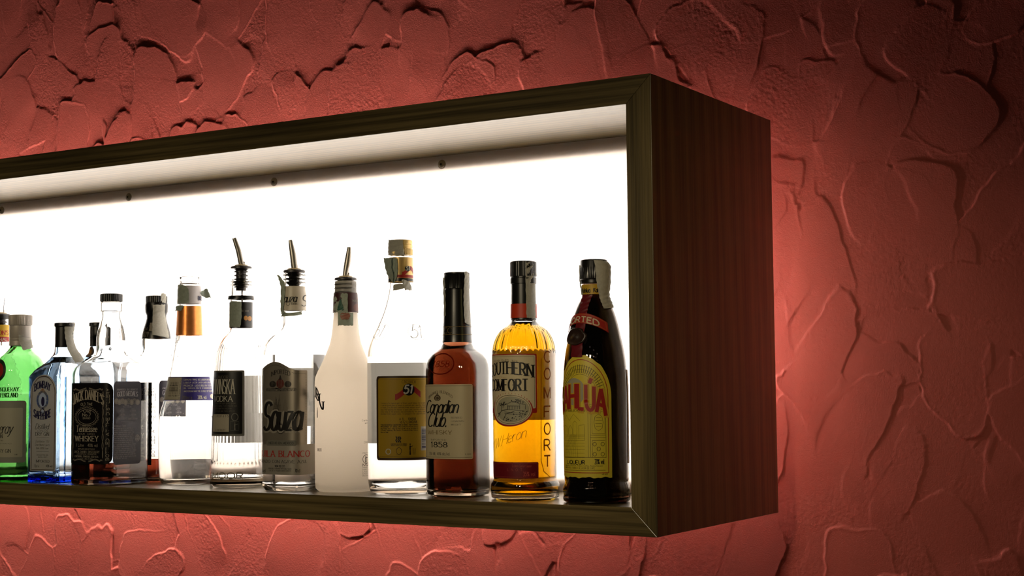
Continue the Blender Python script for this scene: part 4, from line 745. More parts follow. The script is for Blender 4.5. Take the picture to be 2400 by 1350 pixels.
for k,c in PAPER.items():
    tr={'paper':.12,'cream':.03,'greypaper':.36,'yellow':.25,'mustard':.34,'purple':.12,'slate':.1,'silverlow':.1,'cream2':.25,'foil':.2,'orangeedge':.3,'barcode_paper':.1,'greylight':.0,'olive':.0}.get(k,0)
    MT[k]=pbr('label '+k,lin(c),.45 if k not in('blackgloss','blacklabel','black') else .3,spec=.35,trans=tr)
MT['silverlabel']=pbr('silver label',lin((150,142,130)),.32,metal=.7)
MT['silverlow']=pbr('silver label low',lin((150,144,134)),.4,metal=.3,trans=.08)
MT['backpaper']=pbr('back label paper',lin((190,188,178)),.6,trans=.30,tcol=(.5,.49,.45,1))
MT['tax']=pbr('tax strip paper',lin((186,184,172)),.7,trans=.16,noise=.25,nscale=400)
MT['taxgreen']=pbr('tax strip green',lin((160,170,156)),.7,trans=.14,noise=.3,nscale=300)
MT['clear']=pbr('clear film',lin((200,200,195)),.3,trans=.5)
MT['copper']=pbr('copper foil',(.75,.27,.07,1),.32,metal=.75,noise=.25,nscale=160,trans=.10,tcol=(1,.32,.08,1))
MT['greycap']=pbr('grey band',lin((190,184,184)),.4,trans=.08)
MT['beigecap']=pbr('beige band',lin((196,186,168)),.4,trans=.06)
MT['goldcap']=pbr('gold band',lin((196,164,100)),.35,metal=.4)
MT['goldribbed']=pbr('gold cap',lin((206,176,112)),.35,metal=.5)
MT['wax']=pbr('dark wax',lin((40,26,20)),.35)
MT['ridgedgrey']=pbr('silver grey cap',lin((190,182,172)),.4,metal=.2)
MT['blackcap']=pbr('black cap',(.006,.006,.006,1),.28)
MT['rubber']=pbr('black rubber',(.012,.009,.010,1),.4)
MT['steel']=pbr('brushed steel',(.32,.295,.26,1),.36,metal=.9)
MT['plastic']=pbr('cream plastic',lin((200,180,140)),.5)
MT['clearspout']=glass('clear spout',1.45,tint=(.75,.75,.78,1))
MT['whiteglass']=None
for k,c in {'embgreen':(30,70,20),'embclear':(150,145,138),'embred':(70,22,14),'embamber':(120,62,8)}.items(): MT[k]=pbr('raised glass '+k,lin(c),.15,trans=.25)
# ---------------------------------------------------------------- lettering: a stroke alphabet
def A(cx,cy_,rx,ry,a0,a1,n=None):
    n=n or max(4,int(abs(a1-a0)/22));return [(cx+rx*math.cos(math.radians(a0+(a1-a0)*i/n)),cy_+ry*math.sin(math.radians(a0+(a1-a0)*i/n))) for i in range(n+1)]
G={' ':(.4,[]),
'A':(.8,[[(0,0),(.4,1)],[(.4,1),(.8,0)],[(.15,.35),(.65,.35)]]),
'B':(.65,[[(0,0),(0,1)],[(0,1)]+A(.3,.76,.27,.24,90,-90)+[(0,.52)],[(0,.52)]+A(.32,.26,.33,.26,90,-90)+[(0,0)]]),
'C':(.76,[A(.42,.5,.42,.5,48,312)]),'D':(.75,[[(0,0),(0,1)],[(0,1)]+A(.27,.5,.46,.5,90,-90)+[(0,0)]]),
'E':(.6,[[(0,0),(0,1)],[(0,1),(.58,1)],[(0,.52),(.48,.52)],[(0,0),(.6,0)]]),'F':(.58,[[(0,0),(0,1)],[(0,1),(.58,1)],[(0,.52),(.46,.52)]]),
'G':(.8,[A(.42,.5,.42,.5,48,335),[(.5,.42),(.8,.42)],[(.8,.42),(.8,.1)]]),'H':(.75,[[(0,0),(0,1)],[(.75,0),(.75,1)],[(0,.52),(.75,.52)]]),
'I':(.14,[[(.07,0),(.07,1)]]),'J':(.5,[[(.45,1),(.45,.25)]+A(.22,.25,.23,.25,0,-170)]),
'K':(.7,[[(0,0),(0,1)],[(.64,1),(0,.4)],[(.22,.6),(.7,0)]]),'L':(.56,[[(0,0),(0,1)],[(0,0),(.56,0)]]),
'M':(.88,[[(0,0),(0,1)],[(0,1),(.44,.1)],[(.44,.1),(.88,1)],[(.88,1),(.88,0)]]),'N':(.74,[[(0,0),(0,1)],[(0,1),(.74,0)],[(.74,0),(.74,1)]]),
'O':(.84,[A(.42,.5,.42,.5,0,360)]),'P':(.62,[[(0,0),(0,1)],[(0,1)]+A(.32,.73,.3,.27,90,-90)+[(0,.46)]]),
'Q':(.84,[A(.42,.5,.42,.5,0,360),[(.5,.25),(.84,-.08)]]),'R':(.68,[[(0,0),(0,1)],[(0,1)]+A(.32,.74,.3,.26,90,-90)+[(0,.48)],[(.3,.48),(.68,0)]]),
'S':(.64,[A(.32,.75,.29,.25,30,270)+A(.32,.25,.32,.25,90,-150)]),'T':(.7,[[(.35,0),(.35,1)],[(0,1),(.7,1)]]),
'U':(.7,[[(0,1),(0,.35)]+A(.35,.35,.35,.35,180,360)+[(.7,1)]]),'V':(.76,[[(0,1),(.38,0)],[(.38,0),(.76,1)]]),
'W':(1.05,[[(0,1),(.27,0)],[(.27,0),(.52,.9)],[(.52,.9),(.78,0)],[(.78,0),(1.05,1)]]),'X':(.7,[[(0,0),(.7,1)],[(0,1),(.7,0)]]),
'Y':(.7,[[(0,1),(.35,.48)],[(.7,1),(.35,.48)],[(.35,.48),(.35,0)]]),'Z':(.62,[[(0,1),(.62,1)],[(.62,1),(0,0)],[(0,0),(.62,0)]]),
'0':(.6,[A(.3,.5,.3,.5,0,360)]),'1':(.34,[[(.02,.78),(.2,1)],[(.2,1),(.2,0)]]),'2':(.58,[A(.3,.72,.28,.28,160,-35)+[(0,0)],[(0,0),(.58,0)]]),
'3':(.58,[A(.28,.76,.25,.24,150,-90)+A(.28,.26,.3,.26,90,-150)]),'4':(.62,[[(.46,0),(.46,1)],[(.46,1),(0,.3)],[(0,.3),(.62,.3)]]),
'5':(.58,[[(.54,1),(.1,1)],[(.1,1),(.06,.55)]+A(.27,.32,.31,.32,125,-150)]),'6':(.58,[[(.48,1),(.1,.5)],A(.29,.31,.29,.31,0,360)]),
'7':(.56,[[(0,1),(.56,1)],[(.56,1),(.18,0)]]),'8':(.58,[A(.29,.75,.24,.24,0,360),A(.29,.26,.29,.26,0,360)]),'9':(.58,[[(.1,0),(.48,.5)],A(.29,.69,.29,.31,0,360)]),
'a':(.54,[A(.26,.33,.26,.33,30,330),[(.52,.66),(.52,.06),(.58,0)]]),'b':(.54,[[(0,1),(0,0)],A(.27,.33,.26,.33,0,360)]),'c':(.48,[A(.27,.33,.27,.33,45,315)]),
'd':(.54,[[(.52,1),(.52,0)],A(.26,.33,.26,.33,0,360)]),'e':(.52,[[(.02,.36),(.5,.36)]+A(.27,.33,.26,.33,10,315)]),
'f':(.36,[A(.34,.8,.2,.2,70,180)+[(.14,0)],[(0,.64),(.34,.64)]]),'g':(.54,[A(.26,.33,.26,.33,0,360),[(.52,.66),(.52,-.1)]+A(.27,-.1,.25,.2,0,-150)]),
'h':(.52,[[(0,1),(0,0)],[(0,.4)]+A(.26,.42,.24,.24,160,0)+[(.5,0)]]),'i':(.12,[[(.06,.66),(.06,0)],[(.06,.86),(.06,.94)]]),
'j':(.2,[[(.14,.66),(.14,-.15),(0,-.25)],[(.14,.86),(.14,.94)]]),'k':(.5,[[(0,1),(0,0)],[(.46,.66),(0,.26)],[(.16,.4),(.5,0)]]),
'l':(.14,[[(.06,1),(.06,.08),(.14,0)]]),'m':(.84,[[(0,.66),(0,0)],[(0,.42)]+A(.21,.44,.2,.22,160,0)+[(.41,0)],[(.41,.42)]+A(.62,.44,.2,.22,160,0)+[(.82,0)]]),
'n':(.52,[[(0,.66),(0,0)],[(0,.4)]+A(.26,.42,.24,.24,160,0)+[(.5,0)]]),'o':(.54,[A(.27,.33,.27,.33,0,360)]),
'p':(.54,[[(0,.66),(0,-.3)],A(.27,.33,.26,.33,0,360)]),'q':(.54,[[(.52,.66),(.52,-.3)],A(.26,.33,.26,.33,0,360)]),
'r':(.36,[[(0,.66),(0,0)],[(0,.4)]+A(.22,.42,.2,.24,170,50)]),'s':(.44,[A(.22,.5,.19,.16,30,270)+A(.22,.17,.22,.17,90,-150)]),
't':(.34,[[(.14,.92),(.14,.1),(.28,0)],[(0,.64),(.32,.64)]]),'u':(.52,[[(0,.66),(0,.25)]+A(.24,.25,.24,.25,180,330)+[(.5,.3)],[(.5,.66),(.5,0)]]),
'v':(.5,[[(0,.66),(.25,0)],[(.25,0),(.5,.66)]]),'w':(.72,[[(0,.66),(.18,0)],[(.18,0),(.36,.6)],[(.36,.6),(.54,0)],[(.54,0),(.72,.66)]]),
'x':(.46,[[(0,.66),(.46,0)],[(.46,.66),(0,0)]]),'y':(.5,[[(0,.66),(.25,.05)],[(.5,.66),(.2,-.25),(.02,-.3)]]),'z':(.46,[[(0,.66),(.44,.66)],[(.44,.66),(0,0)],[(0,0),(.46,0)]]),
'.':(.12,[[(.03,0),(.09,0),(.09,.07),(.03,.07)]]),',':(.12,[[(.08,.08),(.02,-.12)]]),"'":(.14,[[(.1,1),(.05,.75)]]),':':(.12,[[(.06,0),(.06,.1)],[(.06,.5),(.06,.6)]]),
'-':(.36,[[(.04,.38),(.32,.38)]]),'/':(.4,[[(0,-.1),(.4,1.05)]]),'&':(.7,[A(.3,.77,.19,.22,-60,240)+[(.66,0)],A(.3,.26,.28,.26,110,330)+[(.66,.5)]]),
'%':(.8,[A(.17,.78,.16,.2,0,360),A(.63,.22,.16,.2,0,360),[(.1,0),(.7,1)]])}
class Skin:
    """draws on a bottle's surface: s is the arc position round the section, h the height"""
    def __init__(s,form): s.f=form;s.mb=MB()
    def pt(s,S,h,off):
        m=s.f.table(h)[1][-1]
        if S>m: S-=2*m
        if S<-m: S+=2*m
        return s.f.P(s.f.phi(S,h),h,off)
    def span(s,mat,s0,s1,bot,top,off,nc=None,ease=False):
        Rr=pinterp(s.f.prof,(bot(.5)+top(.5))/2,1)
        nc=nc or max(6,int(abs(s1-s0)*Rr/.0022));Hh=abs(top(.5)-bot(.5));nr=max(1,int(Hh/.005))
        vs=[];fs=[]
        for i in range(nc+1):
            t=i/nc
            if ease: t=.5-.5*math.cos(math.pi*t)
            b,a=bot(t),top(t)
            for j in range(nr+1): vs.append(s.pt(s0+(s1-s0)*t,b+(a-b)*j/nr,off))
        for i in range(nc):
            for j in range(nr):
                q=i*(nr+1)+j;fs.append((q,q+nr+1,q+nr+2,q+1))
        s.mb.add(vs,fs,mat)
    def strokes(s,mat,lines,w,off,thin=1.0,serif=0,hs=None,loop=False):
        # lines in metric (x=S*R, h); R at href
        for ln in lines:
            R,pts=ln
            P=[pts[0]]
            for a,b in zip(pts,pts[1:]):
                n=max(1,int(math.hypot(b[0]-a[0],b[1]-a[1])/.0025))
                for k in range(1,n+1): P.append((a[0]+(b[0]-a[0])*k/n,a[1]+(b[1]-a[1])*k/n))
            vs=[];fs=[];n=len(P)
            for i,p in enumerate(P):
                a=P[max(0,i-1)];b=P[min(n-1,i+1)]
                if n>3 and math.hypot(P[0][0]-P[-1][0],P[0][1]-P[-1][1])<1e-7 and i in(0,n-1): a,b=P[-2],P[1]
                dx,dy=b[0]-a[0],b[1]-a[1];L=math.hypot(dx,dy) or 1e-9
                ww=w*(thin+(1-thin)*abs(dy)/L)/2;nx,ny=-dy/L*ww,dx/L*ww
                vs.append(s.pt((p[0]+nx)/R,p[1]+ny,off));vs.append(s.pt((p[0]-nx)/R,p[1]-ny,off))
            for i in range(n-1): fs.append((2*i,2*i+1,2*i+3,2*i+2))
            s.mb.add(vs,fs,mat)
            if serif:
                for e,q in((0,1),(-1,-2)):
                    p=pts[e];d=(p[0]-pts[q][0],p[1]-pts[q][1]);L=math.hypot(*d) or 1e-9
                    if abs(d[1])/L>.72:
                        hl=w*1.05;th=w*.34
                        s.mb.add([s.pt((p[0]+sx*hl)/R,p[1]+sy*th/2,off) for sx,sy in((-1,-1),(1,-1),(1,1),(-1,1))],[(0,1,2,3)],mat)
    def text(s,mat,st,box,o):
        s0,hb,s1,ht=box;off=o.get('off',.0003)+.00009*o.get('lay',2)
        gap=.2 if not o.get('script') else .09
        x=0;gl=[]
        for i,ch in enumerate(st):
            g=G[ch] if ch in G else G[' ']
            gl.append((x,g[1],ch));x+=g[0]+gap
        W=max(.1,x-gap);Hh=ht-hb;R=pinterp(s.f.prof,(hb+ht)/2,1)
        slant=o.get('slant',0);bow=o.get('bow',0);rise=o.get('rise',0);Wm=(s1-s0)*R
        lowonly=all(c.islower() or c==' ' for c in st)
        out=[]
        for gi,(gx,strs,ch) in enumerate(gl):
            sc=1.0
            if o.get('acc') and ch=='U': strs=strs+[[(.3,1.08),(.5,1.3)]]
            for sl in strs:
                q=[]
                for (a,b) in sl:
                    if rise: u=(gx+a+slant*b*.6)/(W+slant*.4);v=b*(1-rise)+rise*u
                    else: u=(gx+a+slant*(b-.3))/(W+slant*.5);v=b
                    if o.get('rot'):
                        X=s1*R-v*Wm;Y=hb+u*Hh
                    else:
                        X=s0*R+u*Wm;Y=hb+v*Hh+bow*Hh*(2*u-1)**2
                        if o.get('K'): Y-=o['K']*(X/R-o.get('kc',0))**2
                    q.append((X,Y))
                out.append((R,q))
        cap=abs(Wm) if o.get('rot') else Hh*(1-rise)
        s.strokes(mat,out,o.get('w',.12)*cap*(1.15 if o.get('bold') else 1),off,thin=.5 if (o.get('serif') or o.get('script')) else 1,serif=o.get('serif',0))
    def ring(s,mat,pts,w,off,href):
        R=pinterp(s.f.prof,href,1);s.strokes(mat,[(R,[(a*R,b) for a,b in pts])],w,off)
    def item(s,it):
        k=it[0]
        if k=='text': s.text(MT[it[1]],it[2],it[3],it[4]);return
        if k=='line':
            R=pinterp(s.f.prof,it[2][0][1],1);s.strokes(MT[it[1]],[(R,[(a*R,b) for a,b in it[2]])],it[3],.00052);return
        if k=='ribbon': return
        mat=MT[it[1]];s0,hb,s1,ht=it[2];o=it[3];off=o.get('off',.0003)+.00009*o.get('lay',0)
        R=pinterp(s.f.prof,(hb+ht)/2,1);Hh=ht-hb;Wm=(s1-s0)*R;cs,chh=(s0+s1)/2,(hb+ht)/2
        if k=='rect':
            r=min(o.get('r',0),Wm/2,Hh/2)
            def cut(t):
                d=min(t,1-t)*Wm
                return r-math.sqrt(max(0,r*r-(r-d)**2)) if d<r else 0
            hp=o.get('hump',0)
            def top(t):
                e=0
                if hp: e=.0125*max(0,math.cos(max(-1,min(1,(t-.47)/.40))*math.pi)*.5+.5)
                return ht-cut(t)+e
            s.span(mat,s0,s1,(lambda t:hb+cut(t)),top,off,nc=max(10,int(Wm/.0012)) if (r or hp) else None)
        elif k=='ell': s.span(mat,s0,s1,(lambda t:chh-Hh/2*math.sqrt(max(0,1-(2*t-1)**2))),(lambda t:chh+Hh/2*math.sqrt(max(0,1-(2*t-1)**2))),off,nc=22,ease=True)
        elif k=='tri': s.span(mat,s0,s1,(lambda t:hb),(lambda t:hb+Hh*(1-abs(2*t-1))+1e-5),off,nc=8)
        elif k=='wave':
            s.span(mat,s0,s1,(lambda t:hb+Hh*.30*(1+math.sin((t-.28)*5))),(lambda t:hb+Hh*.30*(1+math.sin((t-.28)*5))+Hh*.42),off,nc=24)
        elif k=='banner':
            K,c=o['K'],o['c'];f=lambda t:-K*((s0+(s1-s0)*t)-c)**2
            s.span(mat,s0,s1,(lambda t:hb+f(t)+.006),(lambda t:ht+f(t)),off,nc=40)
            for e in (.0015,):
                s.ring(MT['gold'],[(s0+(s1-s0)*t,ht-e+f(t)) for t in [i/30 for i in range(1,30)]]+[(s0+(s1-s0)*t,hb+.006+e+f(t)) for t in [i/30 for i in range(29,0,-1)]],.0003,off+.0001,chh)
        elif k=='ellring':
            n=40;wv=o.get('wave',0);q=[]
            if wv:n=wv*6
            for i in range(n+1):
                g=2*math.pi*i/n;m=1+(.05*math.cos(wv*g) if wv else 0);q.append((cs+(s1-s0)/2*math.cos(g)*m,chh+Hh/2*math.sin(g)*m))
            s.ring(mat,q,o['w'],off+.0001,chh)
        elif k in('arch','archring'):
            rs=o['rise']*Hh
            top=lambda t:ht-rs*(1-math.sqrt(max(0,1-(2*t-1)**2)))
            if k=='arch':
                j=(lambda t:.0006*math.sin(t*23)+.0004*math.sin(t*51)) if o.get('edge') else (lambda t:0)
                s.span(mat,s0,s1,(lambda t:hb+j(t)),(lambda t:top(t)+j(t+.3)),off,nc=60,ease=True)
            else:
                q=[(s0+(s1-s0)*(.5-.5*math.cos(math.pi*i/40)),0) for i in range(41)]
                q=[(a,top((a-s0)/(s1-s0))) for a,_ in q]
                s.ring(mat,[(s1,top(1)),(s1,hb),(s0,hb)]+q,o['w'],off+.0001,chh)
        elif k=='arches':
            for e in (.80,.64):
                q=[];a=(s1-s0)/2*e
                for i in range(31):
                    g=math.pi*i/30;q.append((cs+a*math.cos(g),ht-.33*Hh+.33*Hh*e*math.sin(g)))
                s.ring(mat,q,.0004,off+.0001,chh)
            for i in range(3,28):
                g=math.pi*i/30;u=math.cos(g);v=math.sin(g)
                s.ring(mat,[(cs+(s1-s0)/2*.68*u,ht-.33*Hh+.33*Hh*.68*v),(cs+(s1-s0)/2*.95*u,ht-.33*Hh+.33*Hh*.95*v)],.0008,off+.0001,chh)
        elif k=='arcade':
            X=lambda a:s0+(s1-s0)*a;Y=lambda b:hb+Hh*b
            for q in ([(0,1),(1,1)],[(0,.96),(1,.96)],[(.05,.9),(1,.9)],[(.1,0),(.1,.9)],[(.22,0),(.22,.9)],[(.2,.42),(1,.42)],[(.2,.38),(1,.38)],[(.3,.32),(.95,.32)],[(.3,0),(.3,.32)],[(.3,.45),(.95,.45)],[(.3,.45),(.3,.86)],[(.3,.86),(.95,.86)],[(.95,.45),(.95,.86)],
                [(.45,.55),(.62,.5),(.8,.55),(.86,.66),(.8,.77),(.62,.82),(.45,.77),(.4,.66),(.45,.55)],[(.5,.58),(.76,.58)],[(.47,.64),(.8,.64)],[(.47,.7),(.8,.7)],[(.5,.75),(.76,.75)]):
                s.ring(mat,[(X(a),Y(b)) for a,b in q],.0004,off,chh)
            for a,b in((.42,.25),(.82,.25),(.62,.16),(.42,.06),(.82,.06)):
                s.ring(mat,[(X(a+.09*math.cos(g)),Y(b+.035*math.sin(g))) for g in [i*math.pi/6 for i in range(13)]],.0006,off,chh)
        elif k=='street':
            X=lambda a:s0+(s1-s0)*a;Y=lambda b:hb+Hh*b
            for i in range(9): s.ring(mat,[(X(.1*i-.1),Y(0)),(X(.42+.03*i),Y(.5))],.0002,off,chh)
            for i in range(9):
                b=.5*(1-(1-i/9)**1.6);s.ring(mat,[(X(.0),Y(b)),(X(.95),Y(b+.01))],.0002,off,chh)
            for q in ([(.3,.5),(.3,.62),(.4,.7),(.5,.62),(.5,.5)],[(.52,.5),(.52,.75),(.6,.8),(.68,.75),(.68,.5)],[(.0,.8),(.2,.92),(.35,.8),(.55,.95),(.8,.8)],[(.75,.4),(.75,.7),(.95,.72),(.95,.38)],[(.02,.45),(.02,.7),(.22,.68),(.22,.45)]):
                s.ring(mat,[(X(a),Y(b)) for a,b in q],.0003,off,chh)
        elif k=='farm':
            rnd=random.Random(4);X=lambda a:s0+(s1-s0)*a;Y=lambda b:hb+Hh*b
            for q,w in (([(.4,.5),(.4,.72),(.55,.8),(.75,.72),(.75,.5)],.0005),([(.4,.5),(.8,.45)],.0005),([(.75,.72),(.9,.68),(.9,.5)],.0005),([(.4,.62),(.75,.62)],.0003),([(.4,.66),(.76,.67)],.0004),([(.05,.2),(.2,.45),(.42,.5)],.0007),([(.25,.08),(.35,.32),(.6,.42)],.0007),([(.3,.4),(.9,.34)],.0004),([(.3,.34),(.9,.28)],.0004)):
                s.ring(mat,[(X(a),Y(b)) for a,b in q],w,off,chh)
            for i in range(8): s.ring(mat,[(X(.42+.045*i),Y(.5)),(X(.42+.045*i),Y(.62))],.0005,off,chh)
            for (cx,cyy,rr,n) in((.2,.66,.1,26),(.3,.72,.07,14),(.62,.82,.12,16),(.8,.78,.1,14),(.7,.22,.2,26),(.88,.4,.06,8),(.42,.12,.14,16),(.1,.3,.06,8)):
                for _ in range(n):
                    g=rnd.uniform(0,6.28);q=rr*math.sqrt(rnd.random());x=cx+q*math.cos(g);y=cyy+q*math.sin(g)*.8
                    if (x-.5)**2*4+(y-.5)**2*4<.94: s.ring(mat,[(X(x),Y(y)),(X(x+rnd.uniform(-.03,.04)),Y(y+rnd.uniform(-.03,.05)))],.0008,off,chh)
            s.ring(mat,[(X(.2),Y(.42)),(X(.2),Y(.66))],.0007,off,chh)
        elif k=='barcode':
            rnd=random.Random(7);x=0
            while x<.97:
                w=rnd.choice((.02,.02,.035,.05))
                if o.get('rot'): s.span(mat,s0,s1,(lambda t:hb+Hh*x),(lambda t:hb+Hh*min(1,x+w)),off+.0001,nc=6)
                else: s.span(mat,s0+(s1-s0)*x,s0+(s1-s0)*min(1,x+w),(lambda t:hb),(lambda t:ht),off+.0001,nc=1)
                x+=w+rnd.choice((.02,.03,.045))
        elif k=='dots':
            q=[]
            for i in range(46): t=i/45;q.append((s0+(s1-s0)*t,ht-.001+.0125*max(0,math.cos(max(-1,min(1,(t-.47)/.40))*math.pi)*.5+.5)))
            for i in range(44): q.append((s1,ht-(ht-hb)*i/43))
            for a,b in q: s.mb.add([s.pt(a+sx*.0004/R,b+sy*.0004,off+.0001) for sx,sy in((-1,-1),(1,-1),(1,1),(-1,1))],[(0,1,2,3)],mat)
        elif k=='person':
            X=lambda a:s0+(s1-s0)*a;Y=lambda b:hb+Hh*b
            for q,w in (([(.35,.0),(.42,.5)],.16),([(.5,0),(.42,.5)],.14),([(.4,.45),(.42,.8)],.24),([(.42,.76),(.75,.72),(.95,.8)],.1),([(.42,.86),(.42,.98)],.2)):
                s.ring(mat,[(X(a),Y(b)) for a,b in q],w*Wm,off+.0002,chh)
        elif k=='bin':
            X=lambda a:s0+(s1-s0)*a;Y=lambda b:hb+Hh*b
            for q in ([(.1,.85),(.25,0),(.75,0),(.9,.85),(.1,.85)],[(.17,.6),(.83,.6)],[(.2,.3),(.8,.3)],[(.4,0),(.35,.85)],[(.6,0),(.65,.85)]): s.ring(mat,[(X(a),Y(b)) for a,b in q],.0003,off+.0001,chh)
        elif k=='frame':
            a=[(s0,ht),(s1,ht)];b=[(s0,hb),(s1,hb)];R2=R
            if o.get('hor'):
                s.ring(mat,a,o['w'],off+.0002,chh);s.ring(mat,b,o['w'],off+.0002,chh);return
            if o.get('scroll'):
                c=.05*Hh
                for sg,hh in((1,ht),(-1,hb)):
                    for a0,a1 in((s0,cs-.06),(cs+.06,s1)):
                        q=[]
                        for i in range(25):
                            t=i/24;q.append((a0+(a1-a0)*t,hh-sg*(c*.55*(.5-.5*math.cos(6.283*t))+(c*.9*(abs(t-(0 if a0==s0 else 1))<.14))*.4)))
                        s.ring(mat,q,o['w'],off+.0002,chh);s.ring(mat,[(a,b-sg*.0013) for a,b in q],o['w']*.6,off+.0002,chh)
                for sx in (s0,s1):
                    for ph in (0,math.pi):
                        q=[(sx+.028*math.sin(i*.52+ph)*(1 if 6<i<42 else .35),hb+c+(Hh-2*c)*i/48) for i in range(49)]
                        s.ring(mat,q,o['w']*.8,off+.0002,chh)
                return
            s.ring(mat,[(s0,ht),(s1,ht),(s1,hb),(s0,hb),(s0,ht)],o['w'],off+.0002,chh)
        elif k=='seal':
            n=28;vs=[];fs=[];rnd=random.Random(2);rj=[1+rnd.uniform(-.06,.06) for _ in range(n)]
            for j,(q,z) in enumerate(((1,.0002),(.97,.0022),(.84,.0027),(.78,.0017),(.3,.0016),(.2,.0024),(.001,.0025))):
                for i in range(n):
                    g=2*math.pi*i/n;vs.append(s.pt(cs+(s1-s0)/2*q*rj[i]*math.cos(g),chh+Hh/2*q*rj[i]*math.sin(g),z+.0009))
            for j in range(6):
                for i in range(n): fs.append((j*n+i,j*n+(i+1)%n,(j+1)*n+(i+1)%n,(j+1)*n+i))
            s.mb.add(vs,fs,mat)
def ribbon(rows,mat,name,parent,seed=0):
    rnd=random.Random(seed);nu=9;L=[Vector(r[0]) for r in rows];R=[Vector(r[1]) for r in rows];vs=[];fs=[];m=len(rows);k=5
    def cr(P,t):
        i=min(int(t),m-2);f=t-i;a=P[max(0,i-1)];b=P[i];c=P[i+1];d=P[min(m-1,i+2)]
        return .5*((2*b)+(c-a)*f+(2*a-5*b+4*c-d)*f*f+(3*b-a-3*c+d)*f**3)
    nv=(m-1)*k
    for j in range(nv+1):
        a=cr(L,j/k);b=cr(R,j/k);w=(b-a).length
        out=Vector(((a+b).x,(a+b).y,0)).normalized()
        for i in range(nu+1):
            t=i/nu;p=a.lerp(b,t)
            # follow the round bottle between the two edges
            ra=math.hypot(a.x,a.y);rb=math.hypot(b.x,b.y);rr=ra+(rb-ra)*t;q=Vector((p.x,p.y,0));s=min(1.35,rr/max(q.length,1e-6)) if q.length>.004 else 1
            p=Vector((p.x*s,p.y*s,p.z))
            jit=.0005*math.sin(j*1.7+i*.9+seed)+rnd.uniform(-1,1)*.00016
            vs.append(tuple(p+out*jit+Vector((0,0,(rnd.uniform(-1,1)*.0006 if j in(0,nv) else 0)))))
    for j in range(nv):
        for i in range(nu): q=j*(nu+1)+i;fs.append((q,q+1,q+nu+2,q+nu+1))
    # thickness
    n=len(vs);cen=[Vector(v) for v in vs]
    back=[tuple(v-Vector((v.x,v.y,0)).normalized()*.00018) for v in cen]
    fs2=[tuple(n+q for q in f[::-1]) for f in fs]
    mb=MB();mb.add(vs+back,fs+fs2,mat);return mb
# ---------------------------------------------------------------- bottles
CLEAR=glass('clear bottle glass',1.5,absorb=(.87,.84,.79),dens=62)
GREEN=glass('green bottle glass',1.5,absorb=(.12,.62,.08),dens=440,bump=.15)
BLUEG=glass('pale blue bottle glass',1.5,absorb=(.22,.64,.99),dens=95,bump=.1)
SPIRIT=glass('clear spirit',1.36)
WHISKY=glass('dark whisky',1.36,absorb=(.62,.22,.03),dens=42)
WHISKY2=glass('red brown whisky',1.36,absorb=(.55,.24,.02),dens=105)
AMBER=glass('amber liqueur',1.36,absorb=(.905,.775,.0),dens=95)
COFFEE=glass('coffee liqueur',1.36,absorb=(.30,.05,.01),dens=300)
BROWNG=glass('brown bottle glass',1.5,absorb=(.55,.25,.08),dens=160)
WHITEG=pbr('white bottle glass',(.84,.80,.74,1),.22,trans=.80,tcol=(1,.97,.93,1),coat=.3)
MILK=pbr('white inner coat',(.9,.87,.8,1),.6,trans=.5)
